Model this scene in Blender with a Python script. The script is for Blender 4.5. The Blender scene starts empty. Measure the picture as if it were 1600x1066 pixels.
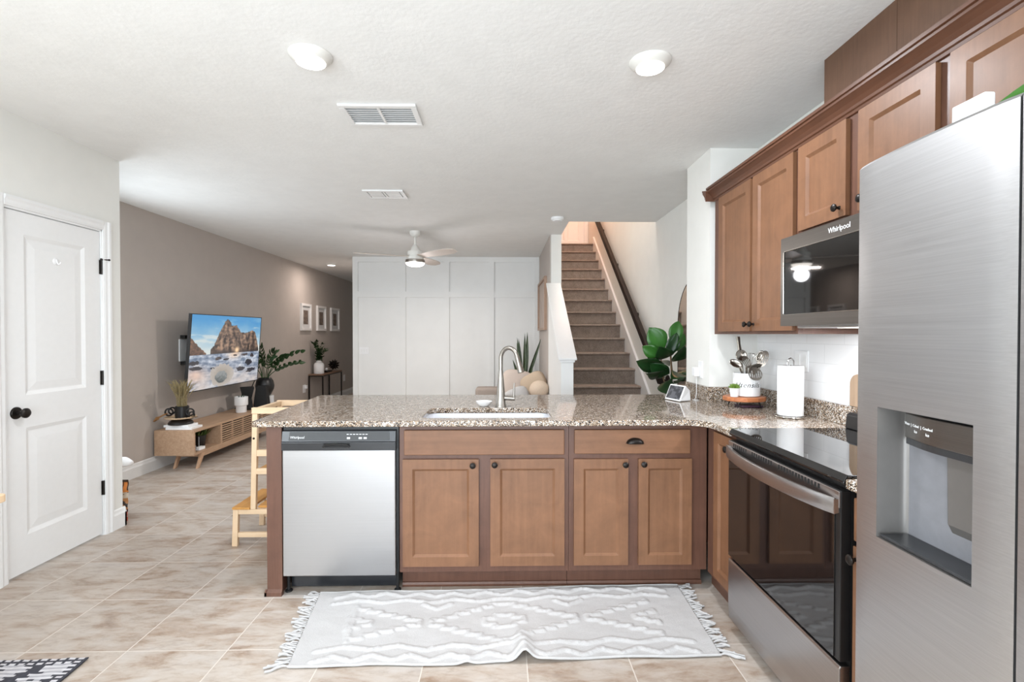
import bpy, bmesh, math, random
from mathutils import Vector, Matrix, noise
PI = math.pi
scn = bpy.context.scene
COL = scn.collection

# ------------------------------------------------------------------ camera
cam_d = bpy.data.cameras.new('camera')
cam_d.sensor_width = 36.0
cam_d.sensor_fit = 'HORIZONTAL'
cam_d.lens = 780.0 / 1600.0 * 36.0
cam_d.clip_start = 0.05
cam = bpy.data.objects.new('camera', cam_d)
cam.location = (0, 0, 1.35)
cam.rotation_euler = (PI / 2 - math.radians(0.75), 0, -math.radians(1.1))
COL.objects.link(cam)
scn.camera = cam

# ------------------------------------------------------------------ world, daylight, exposure
world = bpy.data.worlds.new('world')
scn.world = world
world.use_nodes = True
wb = world.node_tree.nodes['Background']
wb.inputs[0].default_value = (0.80, 0.90, 1.0, 1)
wb.inputs[1].default_value = 1.5
vs = scn.view_settings
vs.view_transform = 'Standard'
vs.look = 'None'
vs.gamma = 1.0
vs.exposure = 1.0
vs.use_curve_mapping = False


def area_light(name, loc, target, size, power, color=(1, 1, 1), size_y=None, disk=False):
    l = bpy.data.lights.new(name, 'AREA')
    l.energy = power
    l.color = color
    if disk:
        l.shape = 'DISK'
        l.size = size
    else:
        l.shape = 'RECTANGLE'
        l.size = size
        l.size_y = size_y or size
    o = bpy.data.objects.new(name, l)
    o.location = loc
    o.rotation_euler = (Vector(target) - Vector(loc)).to_track_quat('-Z', 'Y').to_euler()
    COL.objects.link(o)
    return o


def point_light(name, loc, power, color=(1, 1, 1), r=0.05):
    l = bpy.data.lights.new(name, 'POINT')
    l.energy = power
    l.color = color
    l.shadow_soft_size = r
    o = bpy.data.objects.new(name, l)
    o.location = loc
    COL.objects.link(o)
    return o


# daylight through an unseen sliding glass door in the wall behind the camera
area_light('daylight_sliding_door', (-0.4, -1.98, 1.15), (0.0, 4.0, 3.2), 3.0, 56, (0.84, 0.93, 1.0), 2.1)
# window invented behind the camera to brighten the kitchen's right side
area_light('added_side_window_light', (-2.66, -0.75, 1.5), (1.6, 1.6, -0.7), 1.7, 46, (0.84, 0.93, 1.0), 1.2)
# light of a made-up window, hidden by the pantry corner, for the living room
area_light('added_living_window_light', (-3.44, 4.03, 1.45), (0.0, 5.6, 1.2), 0.75, 9, (0.84, 0.93, 1.0), 1.3)
# hall and upstairs lamps
area_light('upstairs_lamp', (1.15, 8.3, 5.1), (1.15, 8.0, 0), 0.5, 15, (1.0, 0.47, 0.26), disk=True)


area_light('added_stairwell_light', (1.15, 5.75, 5.2), (1.15, 5.3, 0), 0.7, 29, (1.0, 0.96, 0.93), 1.2)  # added above the stairwell to brighten the stair wall; no skylight is built


# ------------------------------------------------------------------ materials
def lin(c):
    c = c / 255.0
    return c / 12.92 if c <= 0.04045 else ((c + 0.055) / 1.055) ** 2.4


def rgb(r, g, b):
    return (lin(r), lin(g), lin(b), 1.0)


class NT:
    def __init__(s, name):
        s.m = bpy.data.materials.new(name)
        s.m.use_nodes = True
        s.t = s.m.node_tree
        s.b = s.t.nodes['Principled BSDF']

    def n(s, typ, **kw):
        nd = s.t.nodes.new(typ)
        for k, v in kw.items():
            setattr(nd, k, v)
        return nd

    def l(s, a, b):
        s.t.links.new(a, b)

    def coords(s, scale=(1, 1, 1), rot=(0, 0, 0)):
        tc = s.n('ShaderNodeTexCoord')
        mp = s.n('ShaderNodeMapping')
        mp.inputs['Scale'].default_value = scale
        mp.inputs['Rotation'].default_value = rot
        s.l(tc.outputs['Object'], mp.inputs['Vector'])
        return mp.outputs['Vector']

    def noise(s, vec, scale, detail=4, rough=0.55, dist=0.0):
        nd = s.n('ShaderNodeTexNoise')
        nd.inputs['Scale'].default_value = scale
        nd.inputs['Detail'].default_value = detail
        nd.inputs['Roughness'].default_value = rough
        nd.inputs['Distortion'].default_value = dist
        s.l(vec, nd.inputs['Vector'])
        return nd.outputs['Fac']

    def ramp(s, fac, stops, const=False):
        r = s.n('ShaderNodeValToRGB')
        if const:
            r.color_ramp.interpolation = 'CONSTANT'
        e = r.color_ramp.elements
        while len(e) < len(stops):
            e.new(0.5)
        for el, (p, c) in zip(e, stops):
            el.position = p
            el.color = c
        s.l(fac, r.inputs['Fac'])
        return r.outputs['Color']

    def mix(s, fac, a, b, mode='MIX'):
        m = s.n('ShaderNodeMix', data_type='RGBA', blend_type=mode)
        for sock, v in ((m.inputs[0], fac), (m.inputs[6], a), (m.inputs[7], b)):
            if hasattr(v, 'is_linked') or hasattr(v, 'links'):
                s.l(v, sock)
            else:
                sock.default_value = v
        return m.outputs[2]

    def bump(s, h, strength=0.2, dist=0.01):
        bn = s.n('ShaderNodeBump')
        bn.inputs['Strength'].default_value = strength
        bn.inputs['Distance'].default_value = dist
        s.l(h, bn.inputs['Height'])
        s.l(bn.outputs['Normal'], s.b.inputs['Normal'])

    def set(s, rough=None, metal=None, spec=None, coat=None, color=None):
        if rough is not None: s.b.inputs['Roughness'].default_value = rough
        if metal is not None: s.b.inputs['Metallic'].default_value = metal
        if spec is not None: s.b.inputs['Specular IOR Level'].default_value = spec
        if coat is not None:
            s.b.inputs['Coat Weight'].default_value = coat
            s.b.inputs['Coat Roughness'].default_value = 0.3
        if color is not None:
            if hasattr(color, 'links'):
                s.l(color, s.b.inputs['Base Color'])
            else:
                s.b.inputs['Base Color'].default_value = color
        return s


def plain(name, col, rough=0.5, metal=0.0, spec=0.5, var=0.06, vscale=30, bump=0.0, bscale=200):
    """one colour with a faint procedural mottling"""
    t = NT(name)
    v = t.coords()
    f = t.noise(v, vscale, 3)
    a = tuple(c * (1 - var) for c in col[:3]) + (1,)
    b = tuple(min(1, c * (1 + var)) for c in col[:3]) + (1,)
    t.set(rough, metal, spec, color=t.ramp(f, [(0.3, a), (0.7, b)]))
    if bump:
        t.bump(t.noise(v, bscale, 3), bump, 0.004)
    return t.m


def wood(name, dark, light, grain='z', rough=0.4, gs=1.0, blotch=0.5, coat=0.0, spec=0.4):
    t = NT(name)
    k = {'x': (1.2, 22, 22), 'y': (22, 1.2, 22), 'z': (22, 22, 1.2)}[grain]
    v = t.coords(tuple(c * gs for c in k))
    f = t.noise(v, 2.2, 6, 0.6, 0.6)
    v2 = t.coords((1, 1, 1))
    f2 = t.noise(v2, 7.0, 5, 0.65, 0.5)
    c1 = t.ramp(f, [(0.3, dark), (0.7, light)])
    mid = tuple((a + b) / 2 for a, b in zip(dark, light))
    c2 = t.ramp(f2, [(0.32, tuple(c * 0.78 for c in mid[:3]) + (1,)), (0.68, tuple(min(1, c * 1.2) for c in mid[:3]) + (1,))])
    t.set(rough, 0, spec, coat, color=t.mix(blotch, c1, c2))
    t.bump(f, 0.04, 0.002)
    return t.m


def glow(name, col, strength):
    t = NT(name)
    t.set(0.6, color=(0.9, 0.9, 0.9, 1))
    t.b.inputs['Emission Color'].default_value = col
    t.b.inputs['Emission Strength'].default_value = strength
    return t.m


def steel(name, col, rough, axis='x', amt=0.06):
    t = NT(name)
    k = {'x': (1, 160, 160), 'y': (160, 1, 160), 'z': (160, 160, 1)}[axis]
    v = t.coords(k)
    f = t.noise(v, 2.0, 3, 0.6)
    a = tuple(c * (1 - amt) for c in col[:3]) + (1,)
    b = tuple(min(1, c * (1 + amt)) for c in col[:3]) + (1,)
    t.set(None, 1.0, color=t.ramp(f, [(0.3, a), (0.7, b)]))
    r = t.n('ShaderNodeMapRange')
    r.inputs['To Min'].default_value = rough - 0.05
    r.inputs['To Max'].default_value = rough + 0.05
    t.l(f, r.inputs['Value'])
    t.l(r.outputs[0], t.b.inputs['Roughness'])
    t.bump(f, 0.03, 0.0006)
    return t.m


def attr_mat(name, rough=0.8, emit=0.0, bump=0.0):
    t = NT(name)
    a = t.n('ShaderNodeAttribute', attribute_name='col')
    t.set(rough, color=a.outputs['Color'])
    if emit:
        t.b.inputs['Base Color'].default_value = (0.01, 0.01, 0.01, 1)
        for lk in list(t.b.inputs['Base Color'].links):
            t.t.links.remove(lk)
        t.b.inputs['Base Color'].default_value = (0.01, 0.01, 0.01, 1)
        t.l(a.outputs['Color'], t.b.inputs['Emission Color'])
        t.b.inputs['Emission Strength'].default_value = emit
    if bump:
        t.bump(t.noise(t.coords(), 300, 3), bump, 0.003)
    return t.m


MT = {}
MT['wall'] = plain('wall_paint_white', rgb(232, 231, 226), 0.75, spec=0.25, var=0.015, vscale=6, bump=0.06, bscale=90)
MT['gray'] = plain('wall_paint_taupe', rgb(190, 181, 174), 0.7, spec=0.25, var=0.02, vscale=6, bump=0.06, bscale=90)
MT['panelpaint'] = plain('panel_paint_white', rgb(233, 233, 231), 0.5, spec=0.35, var=0.015, vscale=5)
MT['ceil'] = plain('ceiling_paint', rgb(236, 236, 234), 0.85, spec=0.2, var=0.02, vscale=8, bump=0.35, bscale=38)
MT['trim'] = plain('trim_paint', rgb(236, 236, 235), 0.4, spec=0.4, var=0.01)
MT['white_plastic'] = plain('white_plastic', rgb(240, 240, 240), 0.35, var=0.01)
MT['white_ceramic'] = plain('white_ceramic', rgb(242, 242, 242), 0.18, var=0.01)
MT['black'] = plain('black_satin', rgb(26, 25, 25), 0.38, var=0.1)
MT['blackmatte'] = plain('black_matte', rgb(20, 19, 19), 0.75, var=0.15)
MT['bronze'] = plain('oil_rubbed_bronze', rgb(38, 33, 30), 0.35, metal=0.6, var=0.15)
MT['dw_black'] = plain('dishwasher_black', rgb(30, 31, 33), 0.3, var=0.05)
MT['dw_dark'] = plain('dishwasher_dark_panel', rgb(38, 39, 42), 0.25, var=0.05)
MT['doorwood'] = wood('cabinet_door_maple', rgb(108, 73, 50), rgb(136, 97, 70), 'z', 0.45, 0.8, 0.62, 0.1)
MT['doorwood_h'] = wood('cabinet_drawer_maple', rgb(108, 73, 50), rgb(136, 97, 70), 'x', 0.45, 0.8, 0.62, 0.1)
MT['framewood'] = wood('cabinet_frame_maple', rgb(86, 57, 45), rgb(108, 75, 60), 'z', 0.4, 1.0, 0.5, 0.15)
MT['crownwood'] = wood('cabinet_crown_maple', rgb(80, 50, 35), rgb(102, 66, 47), 'y', 0.38, 1.0, 0.5, 0.2)
MT['chasewood'] = wood('cabinet_laminate_brown', rgb(88, 63, 47), rgb(106, 78, 60), 'z', 0.6, 1.3, 0.4)
MT['oak'] = wood('light_oak', rgb(172, 138, 110), rgb(198, 166, 138), 'y', 0.5, 1.0, 0.2)
MT['oak_z'] = wood('light_oak_upright', rgb(176, 138, 108), rgb(204, 168, 138), 'z', 0.5, 1.0, 0.4)
MT['pine'] = wood('pale_pine', rgb(214, 182, 146), rgb(228, 202, 170), 'z', 0.5, 0.8, 0.3)
MT['pine_x'] = wood('pale_pine_rail', rgb(214, 182, 146), rgb(228, 202, 170), 'x', 0.5, 0.8, 0.3)
MT['bamboo'] = wood('amber_bamboo', rgb(186, 132, 66), rgb(206, 152, 84), 'y', 0.45, 1.2, 0.3)
MT['boardwood'] = wood('acacia_board', rgb(150, 84, 48), rgb(206, 134, 88), 'x', 0.45, 1.4, 0.3)
MT['railwood'] = wood('espresso_rail', rgb(24, 17, 14), rgb(36, 25, 21), 'y', 0.6, 1.0, 0.4, spec=0.2)
MT['consolewood'] = wood('walnut_console', rgb(110, 84, 66), rgb(140, 110, 90), 'y', 0.5, 1.0, 0.4)
MT['taupeboard'] = wood('taupe_cutting_board', rgb(146, 122, 100), rgb(170, 146, 122), 'z', 0.55, 1.0, 0.3)
MT['steel'] = steel('brushed_steel', (0.66, 0.66, 0.665), 0.3, 'x')
MT['steel_fridge'] = steel('fridge_steel', (0.52, 0.52, 0.525), 0.38, 'y')
MT['steel_z'] = steel('dishwasher_steel', (0.44, 0.44, 0.448), 0.32, 'x', 0.03)
MT['steel_dark'] = steel('grey_slate_steel', (0.23, 0.215, 0.20), 0.32, 'y')
MT['steel_range'] = steel('range_steel', (0.46, 0.44, 0.435), 0.3, 'y')
MT['nickel'] = plain('brushed_nickel', (0.31, 0.285, 0.255, 1), 0.33, metal=1.0, var=0.02)
MT['chrome'] = plain('chrome', (0.62, 0.6, 0.57, 1), 0.14, metal=1.0, var=0.02)
MT['utensil'] = plain('utensil_steel', (0.36, 0.33, 0.29, 1), 0.22, metal=1.0, var=0.05)
MT['greyplastic'] = plain('dispenser_grey', rgb(118, 115, 112), 0.35, metal=0.4, var=0.03)
MT['greyplastic_dark'] = plain('dispenser_tray_grey', rgb(62, 63, 65), 0.3, metal=0.4, var=0.03)
MT['glassblack'] = plain('black_glass', rgb(14, 13, 13), 0.03, spec=0.9, var=0.05)
MT['cooktop'] = plain('cooktop_glass', rgb(16, 16, 17), 0.02, spec=1.0, var=0.02)
MT['oven_glass'] = plain('oven_glass', rgb(16, 14, 14), 0.04, spec=1.0, var=0.02)
MT['fabric'] = plain('sofa_fabric', rgb(166, 154, 145), 0.95, spec=0.1, var=0.08, vscale=300, bump=0.3, bscale=600)
MT['cushion_grey'] = plain('cushion_greige', rgb(206, 192, 182), 0.95, spec=0.1, var=0.05, vscale=200, bump=0.3, bscale=500)
MT['cushion_tan'] = plain('cushion_tan', rgb(196, 176, 154), 0.95, spec=0.1, var=0.05, vscale=200, bump=0.3, bscale=500)
MT['cushion_boucle'] = plain('cushion_boucle', rgb(212, 192, 172), 0.98, spec=0.1, var=0.08, vscale=150, bump=0.6, bscale=180)
MT['rugwhite'] = plain('rug_cotton_white', rgb(190, 188, 187), 0.98, spec=0.05, var=0.03, vscale=120, bump=0.5, bscale=260)
MT['paper'] = plain('paper_white', rgb(246, 246, 246), 0.9, spec=0.1, var=0.01, bump=0.1, bscale=250)
MT['darkink'] = plain('black_ink', rgb(24, 24, 26), 0.6)
MT['whiteink'] = plain('white_print', rgb(232, 232, 232), 0.6)
MT['leaf_dark'] = plain('leaf_dark_green', rgb(42, 68, 34), 0.4, var=0.3, vscale=14)
MT['leaf_fig'] = plain('leaf_fig_green', rgb(24, 58, 24), 0.35, var=0.3, vscale=9)
MT['leaf_fig_light'] = plain('leaf_fig_fresh', rgb(52, 104, 38), 0.35, var=0.2, vscale=9)
MT['leaf_olive'] = plain('leaf_olive', rgb(80, 100, 44), 0.45, var=0.25, vscale=20)
MT['leaf_snake'] = plain('leaf_snake_plant', rgb(62, 78, 44), 0.45, var=0.35, vscale=18)
MT['leaf_succ'] = plain('leaf_succulent', rgb(104, 132, 50), 0.5, var=0.2, vscale=40)
MT['leaf_bright'] = plain('leaf_bright', rgb(52, 104, 22), 0.4, var=0.15, vscale=20)
MT['stem'] = plain('stem_brown', rgb(104, 82, 58), 0.7, var=0.2)
MT['straw'] = plain('dry_straw', rgb(158, 142, 104), 0.9, var=0.25, vscale=60)
MT['tassel'] = plain('tassel_brown', rgb(150, 108, 66), 0.9, var=0.2, vscale=80)
MT['woven'] = plain('woven_cream', rgb(206, 178, 146), 0.85, var=0.25, vscale=70, bump=0.5, bscale=150)
MT['ribbed'] = plain('ribbed_white', rgb(214, 214, 214), 0.6, var=0.03)
MT['greybin'] = plain('grey_bin', rgb(120, 120, 124), 0.8, var=0.06)
MT['cable'] = plain('cable_white', rgb(228, 228, 228), 0.5)
MT['bead'] = plain('white_bead', rgb(230, 230, 232), 0.3)
MT['photo_print'] = plain('sepia_print', rgb(118, 104, 94), 0.6, var=0.55, vscale=26)
MT['art_print'] = plain('pale_art_print', rgb(188, 170, 158), 0.6, var=0.12, vscale=5)
MT['frame_white'] = plain('frame_white', rgb(238, 236, 234), 0.4, var=0.01)
MT['frame_tan'] = wood('frame_tan', rgb(160, 132, 112), rgb(182, 154, 134), 'z', 0.5)
MT['lamp_lens'] = glow('lamp_lens', (1.0, 0.97, 0.93, 1), 2.2)
MT['fan_lens'] = glow('fan_lens', (1.0, 0.93, 0.84, 1), 2.5)
MT['blade'] = plain('fan_blade', rgb(206, 194, 184), 0.45, var=0.03)
MT['fanwhite'] = plain('fan_white', rgb(224, 222, 216), 0.4, var=0.01)
MT['attr'] = attr_mat('woven_colours', 0.92, bump=0.2)
MT['screen'] = attr_mat('screen_picture', 0.2, emit=0.5)
MT['bagprint'] = attr_mat('bag_print', 0.4)
MT['echo_screen'] = attr_mat('display_picture', 0.15, emit=0.3)
MT['soil'] = plain('soil', rgb(58, 46, 36), 0.95, var=0.3, vscale=60)


def make_carpet():
    t = NT('stair_carpet')
    v = t.coords()
    f = t.noise(v, 90, 5, 0.7)
    f2 = t.noise(v, 14, 4, 0.6)
    c = t.ramp(f, [(0.3, rgb(106, 94, 86)), (0.7, rgb(178, 162, 150))])
    c2 = t.ramp(f2, [(0.35, rgb(124, 111, 102)), (0.65, rgb(164, 150, 138))])
    t.set(0.98, 0, 0.1, color=t.mix(0.45, c, c2))
    t.bump(f, 0.7, 0.01)
    return t.m


def make_granite():
    t = NT('granite')
    v = t.coords()
    vo = t.n('ShaderNodeTexVoronoi')
    vo.inputs['Scale'].default_value = 270
    t.l(v, vo.inputs['Vector'])
    sx = t.n('ShaderNodeSeparateColor')
    t.l(vo.outputs['Color'], sx.inputs['Color'])
    big = t.noise(v, 34, 4, 0.6)
    ad = t.n('ShaderNodeMath', operation='MULTIPLY_ADD')
    t.l(big, ad.inputs[0])
    ad.inputs[1].default_value = 0.9
    ad.inputs[2].default_value = -0.45
    s2 = t.n('ShaderNodeMath', operation='ADD')
    t.l(sx.outputs[0], s2.inputs[0])
    t.l(ad.outputs[0], s2.inputs[1])
    c = t.ramp(s2.outputs[0], [(0.0, rgb(34, 30, 29)), (0.15, rgb(80, 68, 60)), (0.30, rgb(118, 102, 88)), (0.46, rgb(148, 126, 104)), (0.66, rgb(174, 157, 138)), (0.84, rgb(218, 214, 208))], True)
    t.set(0.06, 0, 0.32, color=c)
    return t.m


def make_tile():
    t = NT('floor_tile')
    tc = t.n('ShaderNodeTexCoord')
    mp = t.n('ShaderNodeMapping')
    mp.inputs['Location'].default_value = (-0.10, -2.14, 0)
    t.l(tc.outputs['Object'], mp.inputs['Vector'])
    br = t.n('ShaderNodeTexBrick')
    br.offset = 0.0
    br.inputs['Scale'].default_value = 1.0
    br.inputs['Brick Width'].default_value = 0.425
    br.inputs['Row Height'].default_value = 0.42
    br.inputs['Mortar Size'].default_value = 0.0026
    br.inputs['Mortar Smooth'].default_value = 0.15
    br.inputs['Bias'].default_value = 0.0
    br.inputs['Color1'].default_value = (0.0, 0.0, 0.0, 1)
    br.inputs['Color2'].default_value = (1.0, 1.0, 1.0, 1)
    br.inputs['Mortar'].default_value = (0.5, 0.5, 0.5, 1)
    t.l(mp.outputs['Vector'], br.inputs['Vector'])
    # each tile shifts its own cut of stone
    sh = t.n('ShaderNodeVectorMath', operation='MULTIPLY_ADD')
    t.l(br.outputs['Color'], sh.inputs[0])
    sh.inputs[1].default_value = (7.0, 5.0, 3.0)
    t.l(tc.outputs['Object'], sh.inputs[2])
    m2 = t.n('ShaderNodeMapping')
    m2.inputs['Rotation'].default_value = (0, 0, 0.35)
    m2.inputs['Scale'].default_value = (1.0, 2.6, 1.0)
    t.l(sh.outputs[0], m2.inputs['Vector'])
    f = t.noise(m2.outputs[0], 3.0, 7, 0.62, 0.7)
    f2 = t.noise(m2.outputs[0], 11.0, 6, 0.7, 0.4)
    c = t.ramp(f, [(0.30, rgb(126, 102, 82)), (0.41, rgb(163, 143, 126)), (0.52, rgb(185, 174, 163)), (0.72, rgb(194, 188, 183))])
    c2 = t.ramp(f2, [(0.32, rgb(130, 106, 86)), (0.5, rgb(181, 168, 156)), (0.70, rgb(194, 188, 182))])
    stone = t.mix(0.42, c, c2)
    tint = t.mix(0.10, stone, br.outputs['Color'], 'SOFT_LIGHT')
    final = t.mix(br.outputs['Fac'], tint, rgb(208, 199, 189))
    t.set(None, 0, 0.45, color=final)
    r = t.n('ShaderNodeMapRange')
    r.inputs['To Min'].default_value = 0.24
    r.inputs['To Max'].default_value = 0.5
    t.l(f2, r.inputs['Value'])
    t.l(r.outputs[0], t.b.inputs['Roughness'])
    iv = t.n('ShaderNodeMath', operation='SUBTRACT')
    iv.inputs[0].default_value = 1.0
    t.l(br.outputs['Fac'], iv.inputs[1])
    t.bump(iv.outputs[0], 0.25, 0.003)
    return t.m


def make_walltile():
    """white glazed long tiles on the kitchen wall; u along Y, v along Z"""
    t = NT('white_wall_tile')
    tc = t.n('ShaderNodeTexCoord')
    sp = t.n('ShaderNodeSeparateXYZ')
    cb = t.n('ShaderNodeCombineXYZ')
    t.l(tc.outputs['Object'], sp.inputs[0])
    t.l(sp.outputs['Y'], cb.inputs['X'])
    t.l(sp.outputs['Z'], cb.inputs['Y'])
    br = t.n('ShaderNodeTexBrick')
    br.offset = 0.5
    br.inputs['Scale'].default_value = 1.0
    br.inputs['Brick Width'].default_value = 0.30
    br.inputs['Row Height'].default_value = 0.10
    br.inputs['Mortar Size'].default_value = 0.0016
    br.inputs['Mortar Smooth'].default_value = 0.2
    br.inputs['Color1'].default_value = rgb(238, 238, 238)
    br.inputs['Color2'].default_value = rgb(234, 234, 235)
    br.inputs['Mortar'].default_value = rgb(222, 222, 222)
    t.l(cb.outputs[0], br.inputs['Vector'])
    t.set(0.22, 0, 0.5, color=br.outputs['Color'])
    iv = t.n('ShaderNodeMath', operation='SUBTRACT')
    iv.inputs[0].default_value = 1.0
    t.l(br.outputs['Fac'], iv.inputs[1])
    t.bump(iv.outputs[0], 0.2, 0.002)
    return t.m


MT['carpet'] = make_carpet()
MT['granite'] = make_granite()
MT['tile'] = make_tile()
MT['walltile'] = make_walltile()
t_ = NT('mirror_glass')
t_.set(0.02, 1.0, color=(0.86, 0.86, 0.85, 1))
t_.bump(t_.noise(t_.coords(), 2, 1), 0.002, 0.001)
MT['mirror'] = t_.m


# ------------------------------------------------------------------ mesh builder
class MB:
    def __init__(s):
        s.v = []
        s.f = []

    def add(s, verts, faces):
        o = len(s.v)
        s.v += [tuple(p) for p in verts]
        s.f += [tuple(i + o for i in f) for f in faces]

    def box(s, x0, x1, y0, y1, z0, z1):
        x0, x1 = min(x0, x1), max(x0, x1)
        y0, y1 = min(y0, y1), max(y0, y1)
        z0, z1 = min(z0, z1), max(z0, z1)
        s.add([(x0, y0, z0), (x1, y0, z0), (x1, y1, z0), (x0, y1, z0), (x0, y0, z1), (x1, y0, z1), (x1, y1, z1), (x0, y1, z1)],
              [(0, 3, 2, 1), (4, 5, 6, 7), (0, 1, 5, 4), (1, 2, 6, 5), (2, 3, 7, 6), (3, 0, 4, 7)])
        return s

    def beam(s, p0, p1, w, d, upv=(0, 0, 1)):
        """square bar between two points"""
        p0, p1 = Vector(p0), Vector(p1)
        a = (p1 - p0).normalized()
        u = Vector(upv).cross(a)
        if u.length < 1e-4:
            u = Vector((1, 0, 0)).cross(a)
        u.normalize()
        v = a.cross(u)
        vs_ = []
        for p in (p0, p1):
            for su, sv in ((-1, -1), (1, -1), (1, 1), (-1, 1)):
                vs_.append(p + u * su * w / 2 + v * sv * d / 2)
        s.add(vs_, [(0, 3, 2, 1), (4, 5, 6, 7), (0, 1, 5, 4), (1, 2, 6, 5), (2, 3, 7, 6), (3, 0, 4, 7)])
        return s

    def lathe(s, prof, c=(0, 0, 0), n=32, axis='z', cap=True):
        """prof: list of (radius, height)"""
        vs_, fs = [], []
        for r, h in prof:
            for i in range(n):
                a = 2 * PI * i / n
                x, y = r * math.cos(a), r * math.sin(a)
                p = {'z': (x, y, h), 'y': (x, h, y), 'x': (h, x, y)}[axis]
                vs_.append((p[0] + c[0], p[1] + c[1], p[2] + c[2]))
        m = len(prof)
        for j in range(m - 1):
            for i in range(n):
                k = (i + 1) % n
                fs.append((j * n + i, j * n + k, (j + 1) * n + k, (j + 1) * n + i))
        if cap:
            fs.append(tuple(range(n))[::-1])
            fs.append(tuple((m - 1) * n + i for i in range(n)))
        s.add(vs_, fs)
        return s

    def cyl(s, p0, p1, r0, r1=None, n=16):
        return s.tube([p0, p1], [r0, r0 if r1 is None else r1], n)

    def tube(s, pts, r, n=10, closed=False, flat=1.0):
        pts = [Vector(p) for p in pts]
        m = len(pts)
        rs = r if isinstance(r, (list, tuple)) else [r] * m
        vs_, fs = [], []
        ref = None
        for i, p in enumerate(pts):
            if closed:
                t = pts[(i + 1) % m] - pts[i - 1]
            else:
                t = pts[min(i + 1, m - 1)] - pts[max(i - 1, 0)]
            t.normalize()
            if ref is None:
                ref = Vector((0, 0, 1)) if abs(t.z) < 0.9 else Vector((1, 0, 0))
            u = ref - t * ref.dot(t)
            if u.length < 1e-5:
                u = t.orthogonal()
            u.normalize()
            ref = u
            w = t.cross(u)
            for k in range(n):
                a = 2 * PI * k / n
                vs_.append(p + (u * math.cos(a) * flat + w * math.sin(a)) * rs[i])
        lim = m if closed else m - 1
        for i in range(lim):
            j = (i + 1) % m
            for k in range(n):
                l = (k + 1) % n
                fs.append((i * n + k, i * n + l, j * n + l, j * n + k))
        if not closed:
            fs.append(tuple(range(n))[::-1])
            fs.append(tuple((m - 1) * n + k for k in range(n)))
        s.add(vs_, fs)
        return s

    def prism(s, poly, axis, a, b):
        """poly: 2-D outline; axis the direction of extrusion from a to b"""
        n = len(poly)
        vs_ = []
        for h in (a, b):
            for p, q in poly:
                vs_.append({'x': (h, p, q), 'y': (p, h, q), 'z': (p, q, h)}[axis])
        fs = [tuple(range(n))[::-1], tuple(range(n, 2 * n))]
        for i in range(n):
            j = (i + 1) % n
            fs.append((i, j, n + j, n + i))
        s.add(vs_, fs)
        return s

    def ball(s, c, r, sc=(1, 1, 1), n=18, m=12, pw=1.0):
        vs_, fs = [], []
        def sp(x): return math.copysign(abs(x) ** pw, x)
        for j in range(m + 1):
            t = PI * j / m
            for i in range(n):
                a = 2 * PI * i / n
                x, y, z = sp(math.sin(t)) * sp(math.cos(a)), sp(math.sin(t)) * sp(math.sin(a)), sp(math.cos(t))
                vs_.append((c[0] + r * sc[0] * x, c[1] + r * sc[1] * y, c[2] + r * sc[2] * z))
        for j in range(m):
            for i in range(n):
                k = (i + 1) % n
                fs.append((j * n + i, (j + 1) * n + i, (j + 1) * n + k, j * n + k))
        s.add(vs_, fs)
        return s

    def leaf(s, base, d, side, L, W, bend=0.2, fold=0.15, shape=0.5, n=8, nrm=None):
        """curved leaf blade with a folded midrib; d direction, side sideways"""
        d = Vector(d).normalized()
        side = Vector(side)
        side = (side - d * side.dot(d)).normalized()
        up = side.cross(d).normalized()
        base = Vector(base)
        vs_, fs = [], []
        for i in range(n + 1):
            t = i / n
            w = W * (math.sin(PI * min(1, t ** shape * 1.0)) ** 0.8) if 0 < t < 1 else 0.0005
            c = base + d * (L * t) - up * (bend * L * t * t)
            vs_ += [c - side * w * 0.5 + up * fold * w, c - side * w * 0.25 + up * fold * w * 0.4, c,
                    c + side * w * 0.25 + up * fold * w * 0.4, c + side * w * 0.5 + up * fold * w]
        for i in range(n):
            for k in range(4):
                a = i * 5 + k
                fs.append((a, a + 1, a + 6, a + 5))
        s.add(vs_, fs)
        return s

    def panel(s, mp, W, H, T, rects, slope=0.012, depth=0.006, raise_=0.0):
        """slab W x H x T with recessed panels; mp(u, v, d) places it, d outward"""
        us = sorted(set([0, W] + [r[0] for r in rects] + [r[1] for r in rects]))
        vs2 = sorted(set([0, H] + [r[2] for r in rects] + [r[3] for r in rects]))
        for i in range(len(us) - 1):
            for j in range(len(vs2) - 1):
                cu, cv = (us[i] + us[i + 1]) / 2, (vs2[j] + vs2[j + 1]) / 2
                if any(r[0] < cu < r[1] and r[2] < cv < r[3] for r in rects):
                    continue
                s.add([mp(us[i], vs2[j], T), mp(us[i + 1], vs2[j], T), mp(us[i + 1], vs2[j + 1], T), mp(us[i], vs2[j + 1], T)], [(0, 1, 2, 3)])
        for a, b, c, d in rects:
            rings = [(0, T), (slope, T - depth)]
            if raise_:
                rings += [(slope * 1.3, T - depth), (slope * 3.2, T - depth + raise_)]
            P = []
            for k, h in rings:
                P += [mp(a + k, c + k, h), mp(b - k, c + k, h), mp(b - k, d - k, h), mp(a + k, d - k, h)]
            F = []
            for q in range(len(rings) - 1):
                for k in range(4):
                    l = (k + 1) % 4
                    F.append((q * 4 + k, q * 4 + l, q * 4 + 4 + l, q * 4 + 4 + k))
            q = (len(rings) - 1) * 4
            F.append((q, q + 1, q + 2, q + 3))
            s.add(P, F)
        s.add([mp(0, 0, 0), mp(W, 0, 0), mp(W, H, 0), mp(0, H, 0), mp(0, 0, T), mp(W, 0, T), mp(W, H, T), mp(0, H, T)],
              [(3, 2, 1, 0), (0, 1, 5, 4), (1, 2, 6, 5), (2, 3, 7, 6), (3, 0, 4, 7)])
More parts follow.
